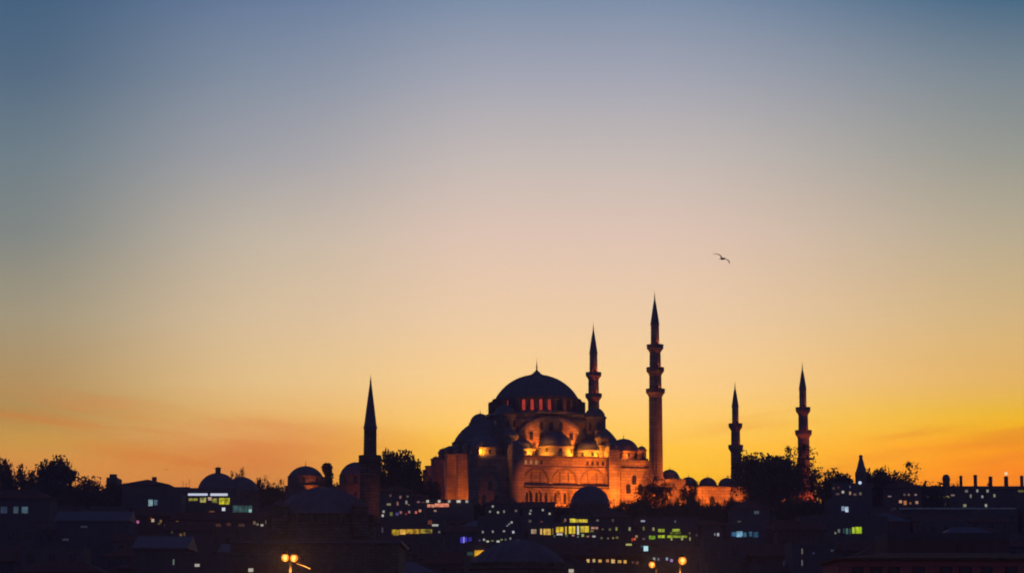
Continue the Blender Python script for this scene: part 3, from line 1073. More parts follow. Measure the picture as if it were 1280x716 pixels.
def build_trees():
    G = 'trees on the dark skyline'
    plant('dense', 2, 575, 30, 850, 'dark tree cut by the left edge of the photo', group=G, k=0)
    plant('dense', 28, 583, 34, 850, 'low dark tree on the skyline just left of the tallest left tree', group=G, k=1)
    plant('dense', 71, 574, 52, 845, 'big round dark tree, tallest on the left skyline', group=G, k=2)
    plant('dense', 48, 597, 26, 855, 'small tree in the gap left of the tallest left tree', group=G, k=0)
    plant('dense', 114, 597, 56, 850, 'flat low tree right of the tallest left tree', group=G, k=1)
    plant('airy', 330, 596, 22, 820, 'tufted bush on the skyline between the twin domes and the lit dome', 'shrub', 'shrub', group=G)
    plant('airy', 346, 600, 18, 820, 'smaller tufted bush just left of the lit domed building', 'shrub', 'shrub', group=G)
    plant('airy', 296, 586, 17, 770, 'thin wispy tree showing between the two twin domes', group=G)
    plant('cypress', 409, 580, 18, 800, 'narrow dark cypress right of the lit dome with a finial', 'cypress_tree', group=G, k=0)
    plant('dense', 494, 564, 44, 775, 'big dark tree right of the pencil minaret on the left', group=G, k=0)
    plant('dense', 514, 573, 30, 770, 'rounded tree between the pencil minaret tree and the qibla wall', group=G, k=2)
    plant('dense', 538, 598, 26, 772, 'low dark tree at the foot of the mosque left end', group=G, k=1)
    plant('airy', 815, 594, 44, 795, 'loose tree in front of the foot of the tallest minaret', group=G, k=1)
    plant('airy', 862, 600, 26, 800, 'thin tree in front of the second small courtyard dome', group=G, k=0)
    plant('airy', 968, 559, 74, 805, 'largest round tree, between the two right minarets', group=G, k=1)
    plant('dense', 962, 572, 60, 812, 'dense dark tree standing right behind the largest round tree', group=G, k=0)
    plant('airy', 942, 566, 52, 808, 'dark tree leaning against the left side of the largest round tree', group=G, k=0)
    plant('airy', 985, 561, 46, 806, 'open leafy tree directly left of the rightmost minaret', group=G, k=1)
    plant('airy', 1024, 584, 40, 806, 'airy tree just right of the rightmost minaret', group=G, k=0)
    plant('dense', 1046, 589, 42, 815, 'dark flat tree left of the tapering spire tower', group=G, k=2)
    plant('dense', 1094, 586, 42, 815, 'dark tree right of the tapering spire tower', group=G, k=0)
    plant('airy', 1117, 580, 54, 812, 'wide airy tree with sky showing through, right of the spire tower', group=G, k=1)
    plant('dense', 1160, 603, 46, 830, 'flat dark bush left of the row of chimneys', 'shrub', 'shrub', group=G, k=1)
    plant('airy', 1195, 603, 16, 845, 'tufted bush between the first two chimneys', 'shrub', 'shrub', group=G)
    plant('airy', 1225, 604, 20, 845, 'low tuft right of the second slim chimney', 'shrub', 'shrub', group=G)
    # tree belt hiding the foot of the mosque
    GB = 'dark treetops below the mosque'
    lab = 'dark treetop in the belt below the lit mosque walls'
    xs = list(range(548, 800, 17))
    for i, x in enumerate(xs):
        pt = {0: 628}.get(i, 632 + 5 * math.sin(i * 1.7) + random.uniform(-3, 3))
        if 590 < x < 660:
            pt += 2
        plant('bush', x + random.uniform(-4, 4), pt, random.uniform(28, 40), 770 - (i % 3) * 6, lab, 'tree', group=GB)
    lab2 = 'dark treetop in the belt below the courtyard domes'
    for i, x in enumerate(range(800, 1060, 15)):
        pt = 627 + 3 * math.sin(i * 1.3) + random.uniform(-3, 3)
        plant('bush', x, pt, random.uniform(26, 38), 775 - (i % 3) * 6, lab2, 'tree', group=GB)
    lab3 = 'dark treetop on the slope below the left skyline'
    for i, x in enumerate(list(range(-8, 160, 19)) + list(range(330, 470, 17))):
        pt = 606 + 4 * math.sin(i * 1.3) + random.uniform(-2, 5)
        plant('bush', x, pt, random.uniform(30, 44), 832 - (i % 3) * 7, lab3, 'tree', group='dark treetops on the left slope')


# ------------------------------------------------------------------ houses
CLEAR = []      # (px0, px1, py_bottom, depth): things that nearer fill must not hide
WALLS = ['plaster_grey', 'plaster_cream', 'plaster_blue', 'plaster_rose', 'concrete']


def add_roof(t, W, D, h, roof, mat='tile_roof', rise=None):
    if roof == 'flat':
        r = MB()
        e, th = .28, .7
        r.box(-W / 2, W / 2, 0, e, h, h + th).box(-W / 2, W / 2, D - e, D, h, h + th).box(-W / 2, -W / 2 + e, e, D - e, h, h + th).box(W / 2 - e, W / 2, e, D - e, h, h + th)
        r.box(-W / 2 + e, W / 2 - e, e, D - e, h, h + .12)
        return r.build('roof', 'concrete', t)
    o = .45
    rise = rise or min(W, D) * .22
    x0, x1, y0, y1 = -W / 2 - o, W / 2 + o, -o, D + o
    z0 = h
    if roof == 'hip':
        ins = min(W, D) * .45
        if W >= D:
            rv = [(x0 + ins, D / 2, z0 + rise), (x1 - ins, D / 2, z0 + rise)]
            fs = [(0, 1, 5, 4), (1, 2, 5), (2, 3, 4, 5), (3, 0, 4)]
        else:
            rv = [(0, y0 + ins, z0 + rise), (0, y1 - ins, z0 + rise)]
            fs = [(0, 1, 4), (1, 2, 5, 4), (2, 3, 5), (3, 0, 4, 5)]
        mb = MB().add([(x0, y0, z0), (x1, y0, z0), (x1, y1, z0), (x0, y1, z0)] + rv, fs + [(3, 2, 1, 0)])
        mb.box(x0 + .02, x1 - .02, y0 + .02, y1 - .02, z0 - .22, z0 - .004)
    else:   # gable, ridge along x
        mb = MB().add([(x0, y0, z0), (x1, y0, z0), (x1, y1, z0), (x0, y1, z0), (x0, D / 2, z0 + rise), (x1, D / 2, z0 + rise)],
                      [(0, 1, 5, 4), (2, 3, 4, 5), (1, 2, 5), (3, 0, 4), (3, 2, 1, 0)])
        mb.box(x0 + .02, x1 - .02, y0 + .02, y1 - .02, z0 - .22, z0 - .004)
    return mb.build('roof', mat, t)


def house(name, label, cat, px0, px1, ptop, Y, roof='hip', wall='plaster_grey', wins=(), dark=(), depth=11.0, group=None, roofmat='tile_roof', rise=None, wname='lit_window', zb=None, pwin=True, dim=0):
    """a building whose camera-side front spans photo px0..px1, eaves at ptop, standing at depth Y"""
    a, b = at(px0, ptop, Y), at(px1, ptop, Y)
    W = b.x - a.x
    cx = (a.x + b.x) / 2
    gz = min(ground_z(a.x, Y), ground_z(b.x, Y), ground_z(cx, Y)) - .8 if zb is None else zb
    h = a.z - gz
    t = thing(name, label, cat, (cx, Y, gz), 0, group)
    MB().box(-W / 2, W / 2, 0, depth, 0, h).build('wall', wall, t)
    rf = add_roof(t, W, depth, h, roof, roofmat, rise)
    for wdef in wins:
        x0, y0, x1, y1, col = wdef[:5]
        k = wdef[5] if len(wdef) > 5 else 1.0
        vary = wdef[6] if len(wdef) > 6 else .35
        p0, p1 = at(x0, y1, Y), at(x1, y0, Y)
        fx0, fx1, fz0, fz1 = p0.x - cx, p1.x - cx, p0.z - gz, p1.z - gz
        wn = MB().box(fx0, fx1, -.09, -.001, fz0, fz1).build(wname, glow(*col, k, vary), t)
        CLEAR.append((x0, x1, y1 + 1.5, Y))
        if fx1 - fx0 > 1.6 and pwin and vary:
            bars = MB()
            n = max(2, int((fx1 - fx0) / 1.15))
            for i in range(1, n):
                xx = fx0 + (fx1 - fx0) * (i + random.uniform(-.12, .12)) / n
                bars.box(xx - .055, xx + .055, -.14, -.091, fz0, fz1)
            bars.build('frame', 'iron', wn)
    for wdef in dark:
        x0, y0, x1, y1 = wdef
        p0, p1 = at(x0, y1, Y), at(x1, y0, Y)
        fx0, fx1, fz0, fz1 = p0.x - cx, p1.x - cx, p0.z - gz, p1.z - gz
        f = MB().box(fx0 - .15, fx1 + .15, -.08, -.001, fz0 - .15, fz1 + .15).build('window', 'timber', t)
        MB().box(fx0, fx1, -.11, -.081, fz0, fz1).build('pane', 'dark_pane', f)
    return t, W, h, gz, cx, rf


WHT = (210, 212, 200)
WRM = (226, 180, 130)
PNK = (205, 140, 135)
ORG_ = (226, 130, 70)
YEL = (226, 178, 48)
YG = (176, 190, 40)
GRN = (128, 170, 40)
TEAL = (70, 104, 104)
BLUW = (150, 176, 214)


def dots(lst, s=1.5):
    """small lit windows: (px, py, colour, strength[, width, height])"""
    o = []
    for d in lst:
        x, y, c, k = d[:4]
        k *= .6 if min(c[:3]) > 120 else .82
        w = (d[4] if len(d) > 4 else s * 2) * .86
        hh = (d[5] if len(d) > 5 else s * 2) * .86
        o.append((x - w / 2, y - hh / 2, x + w / 2, y + hh / 2, c, k, 0.0))
    return o


def build_lit_houses():
    H = house
    # ---- left slope
    H('house', 'hillside house with a row of dim teal windows at the left edge', 'house', -30, 62, 622, 640, 'hip', 'plaster_grey',
      [(1, 633, 9, 641, (44, 56, 76), 1), (17, 633, 23, 641, (60, 78, 92), 1), (27, 633, 35, 641, (66, 90, 102), 1)])
    t, W, h, gz, cx, rf = H('hall_building', 'wide dark hall with a low hipped roof on the left skyline', 'building', 152, 210, 605, 815, 'hip', 'plaster_grey', (), depth=16, rise=2.0)
    MB().box(1.2, 2.6, 7.3, 8.7, h + 1.4, h + 2.9).build('chimney', 'ashlar_dark', rf)
    t, W, h, gz, cx, rf = H('annex_building', 'flat dark annex stepping down right of the low hipped hall', 'building', 206, 236, 611, 812, 'flat', 'concrete')
    for xx, hh in ((1.6, 2.2), (2.6, 1.5), (3.6, 2.6)):
        MB().tube([(xx, 3, h), (xx, 3, h + .7 + hh)], [.07, .05], 5).add([(xx - .5, 3, h + hh + .3), (xx + .5, 3, h + hh + .3), (xx + .5, 3.08, h + hh + .36), (xx - .5, 3.08, h + hh + .36)], [(0, 1, 2, 3)]).build('aerial', 'iron', rf)
    t, W, h, gz, cx, rf = H('block_house', 'square dark house top between trees on the left skyline', 'house', 133, 146, 599, 835, 'flat', 'concrete')
    MB().box(-1.2, 1.0, 3, 5, h + .1, h + 2.0).build('stair_hut', 'concrete', rf)
    H('house', 'grey house with one pale teal window pair below the hipped hall', 'house', 166, 226, 619, 720, 'flat', 'plaster_blue',
      [(185.5, 624, 191, 632, (128, 156, 160), 1), (192.5, 624.5, 197, 631, (72, 96, 116), 1)])
    # modern lit hall
    H('glazed_hall', 'glazed hall with white tube lights over yellow windows below the twin domes', 'building', 222, 296, 612.5, 735, 'flat', 'concrete',
      [(235, 616.3, 259.5, 619.0, (205, 212, 235), 1.0, 0), (263, 616.3, 284.5, 619.3, (208, 214, 232), 1.0, 0),
       (236, 622.5, 247, 625.6, (166, 160, 60), .8, .6), (250, 621.5, 257.5, 627.5, (176, 170, 90), .85, .6), (260, 621, 264.5, 625, (200, 170, 150), .8, .4),
       (265, 622.5, 271.5, 628, (176, 168, 70), .8, .7), (274, 622, 287, 630, (206, 200, 40), .9, .8),
       (277.5, 634, 281.5, 638, (220, 224, 236), 1, 0), (261, 638, 268, 645, (110, 66, 38), .8, .6)])
    H('teal_kiosk', 'low kiosk with a dim teal shop front right of the glazed hall', 'kiosk', 288, 320, 629.5, 715, 'flat', 'concrete',
      [(291, 631.5, 315, 644, (52, 84, 82), 1, .6), (311, 636, 314.6, 640, (150, 196, 190), 1, 0)], depth=7)
    # street of shops
    sh = dots([(221.5, 652.5, WRM, .85, 3.4, 3.4), (228, 652.8, (190, 140, 90), .7, 7, 2.6), (236.5, 652.8, (190, 140, 90), .7, 5, 2.6), (225, 656.5, ORG_, .45, 3, 2.4), (233, 657, ORG_, .45, 2.4, 2.4),
               (243, 655, (150, 90, 60), .4, 5, 4), (255, 657, (120, 80, 56), .4, 9, 4), (271, 656, (120, 80, 56), .35, 12, 4), (286, 655, (110, 70, 56), .4, 6, 4), (302, 656, (110, 80, 66), .35, 9, 4),
               (318, 653, (150, 120, 90), .55, 4, 5), (322, 655, (170, 150, 120), .6, 3, 3), (327.5, 656, WHT, .9, 4, 3), (333, 652, (180, 150, 110), .7, 2.5, 5)])
    H('shop_row', 'long low row of shops with warm small lights left of the fluted dome', 'building', 214, 342, 648.5, 640, 'gable', 'plaster_rose', sh, depth=9)
    H('house', 'dark house with a magenta lamp and cream lamps left of the shop row', 'house', 152, 212, 644, 645, 'hip', 'plaster_rose',
      dots([(172, 652, (205, 110, 170), 1, 4, 4), (191, 650, (236, 208, 170), 1, 4, 4.4), (188.6, 647.4, (150, 60, 40), .7, 2, 3), (201, 651, (150, 120, 70), .7, 3, 4), (199, 654, (120, 100, 50), .6, 4, 2.5),
            (164.5, 658, (150, 110, 84), .6, 8, 1.8), (206, 656, (110, 60, 50), .5, 3, 3)]))
    H('house', 'tiled house with two faint amber windows under the shop row', 'house', 206, 262, 662, 560, 'gable', 'plaster_grey',
      dots([(226, 668, (140, 104, 60), .7, 3.6, 3.6), (230.5, 667, (120, 100, 60), .6, 2.4, 5), (215, 659 + 6, (90, 110, 70), .4, 2.4, 3)]))
    H('depot_building', 'dark depot with a pale sheet metal roof and one slit window, lower left', 'building', 168, 232, 684, 430, 'gable', 'plaster_grey',
      dots([(217, 702, (140, 160, 146), .8, 2, 8)]), roofmat='sheet_roof', rise=2.2, depth=13)
    H('house', 'house with two pale blind windows below the left slope', 'house', 70, 160, 650, 600, 'gable', 'plaster_blue', dots([(82, 674, (52, 50, 62), 1, 9, 3), (105, 658, (40, 44, 60), 1, 10, 3)]), roofmat='sheet_roof')
    H('workshop_building', 'low workshop with a cream bulkhead lamp under its flat roof, lower left', 'building', 228, 290, 697, 380, 'flat', 'plaster_grey',
      dots([(246.5, 706, (214, 204, 196), 1, 7, 4)]), depth=9)
    H('workshop_building', 'workshop with a cream lamp just left of the double street lamp', 'building', 292, 336, 703, 360, 'flat', 'plaster_rose', dots([(313.5, 712, (220, 214, 196), 1, 7, 5)]), depth=9)

    # ---- hillside between pencil minaret and the mosque
    A = dots([(488, 619, PNK, .35), (500.5, 621, PNK, .6, 3, 4), (509.5, 620, (140, 140, 120), .45), (486, 630, (190, 180, 140), .7, 6, 3), (497, 629, (190, 140, 130), .7, 3, 5),
              (508, 627.5, (190, 180, 170), .75, 3, 5), (511, 631, (140, 140, 110), .5, 3, 3), (495, 633, PNK, .4)], 1.4)
    H('house', 'house with two rows of tiny warm windows right of the pencil minaret', 'house', 474, 517, 614, 745, 'hip', 'plaster_grey', A)
    H('house', 'narrow house with pink lit windows left of the red shop sign', 'house', 518, 532, 620, 740, 'gable', 'plaster_cream', dots([(523, 627, PNK, .6, 4, 2.4), (529, 627.4, PNK, .3, 5, 1.2)]))
    B = dots([(479.5, 639, WHT, .85, 3, 3.4), (478.4, 644, (240, 230, 214), 1, 3, 3.4), (489, 642, (130, 136, 76), .7, 4, 5), (501, 640, PNK, .85, 3, 3.4), (496.5, 642, (110, 90, 170), .5, 5, 4),
              (511.5, 639.5, (205, 150, 150), .8, 3, 3.6), (507.5, 642, (170, 60, 50), .6), (520, 640, (226, 120, 100), .9, 3.2, 3.4), (525, 638, (226, 150, 110), .9, 3.6, 3.6),
              (499.5, 648, (150, 150, 140), .6, 5, 2.2)], 1.4)
    H('house', 'long house dotted with white, pink and orange windows above the yellow shop front', 'house', 472, 531, 634.5, 700, 'flat', 'plaster_grey', B)
    t, W, h, gz, cx, rf = H('sign_shop', 'flat shop carrying a glowing salmon red sign board by the qibla wall', 'shop', 532, 592, 627, 742, 'flat', 'plaster_cream',
      [(534, 630, 543, 633.6, (245, 150, 116), 1.0, .5), (543.6, 628.8, 561, 633.2, (248, 140, 108), 1.0, .45)] +
      dots([(534.5, 626.6 + 2, WHT, .0), (544, 638, (190, 150, 120), .7, 4, 2.6)]), wname='sign_panel')
    for x, k in ((534.5, .9), (549, .85), (561.5, .6), (572.4, .95), (574.2, .9), (583.5, .6)):
        p = at(x, 626.2, 741.8)
        MB().box(-.35, .35, -.3, .3, -.35, .35).build('roof_lamp', glow(220, 206, 190, k, 0), t, (p.x - cx, -.1, p.z - gz))
    C_ = [(490, 661.5, 499, 667.5, (206, 168, 30), .9, .6), (499.5, 661.2, 507, 667.6, (226, 170, 70), .95, .6), (507.5, 661, 524, 666.6, (198, 150, 34), .9, .7),
          (524.5, 661, 540, 666, (190, 164, 54), .9, .8)] + dots([(544, 656, (222, 222, 208), 1, 9, 2.8), (537.5, 652.5, (126, 66, 40), .7, 6, 6), (549, 664.5, (140, 130, 120), .6), (478, 662, (64, 62, 74), 1, 2.4, 8), (495, 668, (170, 130, 40), .7, 8, 2)])
    H('arcade_shop', 'low arcade with a glowing yellow glazed front below the pencil minaret', 'shop', 472, 556, 650.5, 640, 'flat', 'plaster_grey', C_)
    # ---- centre
    D_ = dots([(612.5, 639, WHT, .55), (616, 632.5, WHT, .85), (622.5, 640, (226, 216, 196), .95), (630, 639, WHT, .6, 2.2, 3.4), (645, 638, (150, 130, 120), .5, 3.6, 3)], 1.4)
    H('house', 'dark house with four scattered white windows at the left foot of the mosque', 'house', 606, 650, 629, 752, 'hip', 'plaster_grey', D_)
    H('house', 'dark house with tiny white windows below the great mosque doorway', 'house', 653, 692, 634, 750, 'gable', 'plaster_blue',
      dots([(662.5, 641.5, WHT, .75), (663.5, 637.8, WHT, .5), (678.5, 637, WHT, .85), (687, 641.6, (230, 216, 190), .95), (662.5, 651, (110, 100, 80), .6, 4, 4), (677, 652, (110, 70, 66), .6, 4, 3)], 1.4))
    E_ = dots([(636.5, 654.5, (176, 180, 186), .8, 2.2, 2.2), (639.6, 652.4, (226, 226, 216), .9, 2.8, 2.6), (634.2, 656.6, WHT, .5, 2.4, 2), (603.5, 664.5, WHT, .6, 2.4, 3.4), (616, 664, WHT, .7, 2.4, 3), (630, 663.4, WHT, .75, 3, 2.4),
               (641.6, 665, (236, 240, 246), 1, 3, 4.4), (643.6, 667.4, (180, 190, 220), .8, 2.6, 2)], 1.4)
    H('house', 'house with a slanting string of white lights left of the yellow banquet windows', 'house', 597, 652, 648, 650, 'flat', 'plaster_blue', E_)
    E2 = dots([(599.5, 675, (90, 80, 140), .6), (605, 674, (220, 214, 196), .9), (609.6, 676.2, (240, 236, 214), 1, 3.6, 2.4), (615.5, 675.4, (120, 124, 90), .8, 4, 2), (622.6, 676.2, (240, 240, 226), 1, 4.4, 2.6), (627, 674, (170, 186, 130), .8, 3, 2),
               (632, 674, (140, 140, 130), .6), (638, 672.6, WHT, .55, 2.4, 3)], 1.4)
    H('terrace_cafe', 'terrace cafe strung with small white bulbs beside the deep blue lit window', 'cafe', 594, 646, 670, 575, 'flat', 'plaster_grey', E2, depth=8)
    H('house', 'dark house with one deep blue lit window', 'house', 556, 594, 664, 580, 'gable', 'plaster_blue', [(575.5, 671, 578.6, 678, (70, 60, 200), 1, .2), (578.9, 670.6, 580.8, 678, (150, 140, 236), 1, 0), (581.2, 671, 584, 677, (56, 50, 180), 1, .2), (585.5, 671, 589.5, 676, (48, 46, 140), 1, .3)], pwin=False)
    t, W, h, gz, cx, rf = H('tent_shop', 'small shop with a glowing amber awning above the large faint dome', 'shop', 580, 618, 682.5, 480, 'flat', 'plaster_grey', dots([(587.5, 691.5, (44, 70, 66), .9, 8, 5), (549, 693, (0, 0, 0), 0, .2, .2)][:1]))
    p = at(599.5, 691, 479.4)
    MB().add([(-.95, -.0, .55), (1.0, 0, .62), (.75, -.9, -.1), (-.95, -.9, -.55), (-.95, .0, -.6)], [(0, 3, 2, 1), (0, 4, 3)]).build('awning', glow(230, 166, 36, 1, .3), t, (p.x - cx, -.02, p.z - gz))  # lamplight on the awning is put into the cloth as its own glow
    # yellow banquet building
    F_ = [(664, 661, 670.5, 666.5, (190, 160, 130), .8, .5), (675.3, 660.5, 677.6, 667.6, (236, 190, 100), .95, 0), (679.4, 660.5, 688.4, 668, (238, 186, 80), 1, .5), (690.4, 660, 691.6, 667.6, (170, 140, 60), .6, 0),
          (695, 658.2, 704.2, 665, (228, 190, 44), .95, .5), (696, 666, 703, 668.4, (226, 206, 196), .9, .3), (706.4, 657.6, 708.4, 667.4, (226, 186, 54), .9, 0), (711, 657.4, 719, 666.4, (236, 204, 44), 1, .4), (721.4, 657, 723.8, 667.6, (226, 220, 186), .9, 0),
          (725.6, 657.2, 736, 664.8, (236, 204, 54), 1, .45), (738, 662, 742, 664.6, (150, 140, 70), .6, .3), (739, 658.2, 747.6, 660.8, (206, 150, 130), .75, .3)]
    F2 = [(712.4, 647.8, 719, 655.2, (232, 208, 60), 1, .6), (719.2, 648.6, 734.4, 654.6, (216, 188, 56), .9, .75)] + dots([(706.6, 649.6, PNK, .7, 2.4, 4), (704.6, 652, (110, 70, 80), .6, 3, 2)])
    F3 = dots([(693, 669.6, (90, 130, 70), .5), (708, 669, (110, 140, 80), .6), (716.4, 668.6, (220, 170, 160), .85, 3.6, 2.6), (722.4, 670.4, WHT, .5, 2, 2), (728.4, 668.6, (170, 196, 100), .9, 3.4, 4), (734.8, 670, (226, 150, 130), .8, 3.6, 2), (742.4, 670, (226, 216, 216), .95, 4.6, 2.4)])
    H('banquet_house', 'long terrace building with two rows of bright yellow windows below the mosque', 'building', 660, 750, 656, 648, 'flat', 'plaster_cream', F_ + F3, depth=9)
    H('banquet_house', 'short upper storey with yellow windows on top behind the long yellow terrace', 'building', 702, 738, 645.4, 668, 'flat', 'plaster_cream', F2, depth=8)
    G_ = dots([(747, 650, (150, 146, 140), .7, 3.4, 2.6), (766, 650, (96, 84, 80), .6, 3, 4), (753.4, 661, (120, 110, 60), .6, 3, 2), (762.4, 661.4, (130, 124, 70), .6, 3, 3.4), (770.6, 660.6, (170, 170, 76), .75, 2.6, 5), (787, 660.6, (200, 190, 150), .85, 2.8, 5),
               (752, 672, (120, 124, 76), .6, 3, 3), (760, 672.4, (150, 124, 110), .6, 2.6, 2.4), (766.4, 672, WRM, .6, 2.6, 2.4), (771.4, 671.4, (140, 130, 70), .7, 3.6, 3), (783, 671, (120, 116, 80), .6, 3, 5)], 1.4)
    H('house', 'house with faint olive windows right of the long yellow terrace', 'house', 745, 792, 645.8, 655, 'hip', 'plaster_grey', G_)
    G2 = dots([(795.6, 670, WRM, .8, 3, 3.4), (792, 674, (196, 66, 30), .9, 6, 4.6), (793.6, 673.4, (236, 130, 80), .9, 2.4, 2.4), (786, 680.2, (196, 200, 110), .95, 8.4, 2.6)])
    H('corner_shop', 'corner shop with a red light and a pale green sign right of the terrace', 'shop', 776, 801, 667.6, 600, 'flat', 'plaster_rose', G2, depth=7)
    # green lit building
    I_ = [(811.4, 669, 819, 673.6, GRN, .9, .6), (822.6, 660.6, 830.6, 664.4, (166, 182, 56), .9, .5), (822.6, 668.4, 831, 671.8, (166, 190, 44), .95, .5), (834, 668.6, 845, 671.6, (160, 180, 40), .9, .6),
          (840.2, 660.6, 849.6, 664, (170, 186, 60), .9, .6), (838, 664.6, 851, 667.2, (96, 116, 24), .8, .6), (845.4, 669, 858.6, 671.6, (150, 170, 44), .85, .6)] + \
         dots([(839.4, 673.2, (186, 180, 110), .85, 2.4, 4), (852.6, 672.6, (206, 206, 150), .85, 3, 4.6), (862.4, 673, (170, 170, 110), .8, 2, 5), (862, 666, (110, 104, 70), .6, 2.4, 3), (816.8, 660.8, (196, 190, 130), .85, 2.8, 4.6), (804.6, 660, (130, 126, 50), .8, 2.6, 5),
               (804.6, 673, (110, 90, 80), .7, 4, 3), (844, 651.4, (90, 96, 112), .8, 2, 4), (870.6, 668.6, (60, 60, 66), .9, 3, 3)])
    H('green_lit_building', 'building with two rows of lime green lit windows right of centre', 'building', 801, 874, 648.8, 645, 'flat', 'plaster_grey', I_ + dots([(803.6, 650.4 + .4, (196, 204, 220), .95, 6, 2.4)]), depth=9)
    H('kiosk', 'small kiosk with a bright cyan white lamp below the green lit building', 'kiosk', 795, 823, 680, 520, 'gable', 'plaster_blue', [(804.6, 682, 810, 688.4, (184, 232, 240), 1, 0), (801, 681, 804.2, 683.4, (40, 80, 96), 1, 0)], depth=6, pwin=False)
    J_ = dots([(735, 700.4, (240, 196, 120), 1, 4, 4.6), (742.4, 700.2, (240, 204, 140), 1, 3.6, 4.4), (750, 700.6, (226, 176, 90), 1, 4.6, 4), (759.4, 700.4, (206, 140, 90), .9, 4, 4), (766.4, 700.8, (246, 200, 120), 1, 5, 5.6), (774.4, 701.4, (236, 180, 96), 1, 5, 3.6), (781.4, 701.6, (236, 180, 84), 1, 4, 4.4),
               (791, 702.4, (110, 66, 60), .8, 3, 3), (796.6, 703, (110, 70, 56), .8, 4, 4)])
    H('restaurant_building', 'low restaurant with seven amber lanterns in a row, lower right of centre', 'restaurant', 724, 808, 694, 400, 'hip', 'plaster_rose', J_, depth=8, wname='lantern')
    H('house', 'small house with a cream bulb on the wall at the bottom beside the amber lanterns', 'house', 700, 734, 707, 350, 'flat', 'plaster_grey', dots([(714, 713, (226, 214, 190), 1, 7, 5)]), depth=6)
    H('house', 'narrow house with pale blue and purple bulbs between two street lamps', 'house', 806, 872, 694, 390, 'flat', 'plaster_blue',
      dots([(817.6, 698, (196, 196, 196), .85, 3, 4), (823, 698.4, (110, 120, 140), .8, 2.4, 4), (833.6, 698, (160, 196, 226), .95, 3, 4), (839.4, 700, (196, 150, 220), 1, 3.6, 4)]), depth=6)
    # ---- right slope
    H('house', 'dark house with a pair of white windows in the empty dark slope', 'house', 878, 904, 655, 640, 'hip', 'plaster_grey', dots([(893.6, 667.4, (150, 150, 160), .8, 2.4, 3.6), (897.6, 667.6, (220, 220, 226), .95, 2.8, 4.4)]))
    H('house', 'dark house with a strip of pale blue windows below the largest round tree', 'house', 906, 956, 656, 642, 'flat', 'plaster_blue',
      [(914.6, 664.6, 919.6, 670, (60, 110, 150), .9, .5), (920.6, 663.6, 928, 670.6, (120, 170, 200), 1, .6), (929, 665, 933, 670.6, (60, 100, 130), .9, .5), (936, 664, 940, 670, (50, 90, 110), .9, .5), (941.6, 664.6, 947.6, 671, (40, 80, 110), .9, .5)], pwin=False)
    H('house', 'dark house with one faint grey window right of the courtyard', 'house', 914, 962, 634.8, 745, 'hip', 'plaster_grey', dots([(945.6, 640, (70, 78, 86), 1, 7, 4.6), (924, 651.4, (74, 78, 78), .9, 5, 2)]))
    H('house', 'row house with tiny warm windows below the tapering spire tower', 'house', 1040, 1090, 606, 800, 'flat', 'plaster_grey',
      dots([(1053.6, 614.6, (236, 220, 200), 1, 3.4, 3.4), (1062.6, 616, (220, 170, 140), .9, 2.6, 4.6), (1047, 617, (110, 80, 70), .7, 5, 3), (1068.6, 617.6, (130, 96, 90), .8, 4, 3), (1075.4, 616.6, (120, 110, 90), .8, 3.4, 4), (1062.6, 608, (90, 96, 110), .8, 2, 3), (1048, 609, (96, 50, 50), .7, 3, 3), (1036 + 6, 610, (120, 100, 60), .5)]))
    H('house', 'house with one large cold blue white window above the lime window', 'house', 1036, 1084, 626, 750, 'flat', 'plaster_blue', [(1052, 632.4, 1056.4, 638, (130, 150, 172), .9, .5), (1056.6, 633, 1060.4, 639.6, (186, 206, 226), 1, .5)], pwin=False)
    H('apartment_house', 'apartment house with a bright lime green triple window', 'house', 1000, 1110, 648, 600, 'flat', 'plaster_grey',
      [(1065.2, 658.6, 1068.2, 666.2, (186, 206, 60), .95, .2), (1069.4, 658.2, 1073.4, 666.2, (176, 206, 26), 1, .4), (1074, 658.2, 1077, 666.2, (170, 200, 30), .95, .3), (1057.4, 660, 1060, 667, (76, 110, 100), .9, .2), (1062, 660, 1063.4, 667, (50, 90, 60), .9, 0), (1054, 660, 1055.6, 666, (46, 70, 76), .9, 0)] +
      dots([(1044.2, 665.8, (130, 136, 110), .9, 2.6, 3), (1048.6, 663, (130, 140, 130), .9, 3, 5)]), pwin=False)
    H('house', 'dark house with two slit windows one above the other left of the red wall', 'house', 990, 1044, 681, 430, 'flat', 'plaster_blue', dots([(1002.6, 688.6, (120, 120, 100), .8, 1.6, 8), (1002.6, 703, (110, 110, 110), .8, 1.6, 8), (1040, 687.6, (54, 58, 66), 1, 4, 3), (1017, 691, (44, 46, 70), 1, 3, 3), (1034.4, 714, (170, 190, 214), .95, 4.4, 3)]))
    H('house', 'house with small amber windows under the wide airy tree', 'house', 1104, 1152, 609, 800, 'hip', 'plaster_rose', dots([(1112, 620, (150, 120, 120), .8, 5, 2), (1130.6, 618, (120, 90, 80), .7), (1136, 618, (130, 110, 90), .8), (1144.6, 618, (180, 150, 140), .85, 3.4, 2.6), (1125.6, 626.6, (226, 160, 110), .95, 4, 4), (1131.4, 628, (206, 130, 80), .9, 4, 6), (1138, 628.6, (150, 100, 60), .8), (1146, 627.6, (220, 170, 140), .9, 4, 4)]))
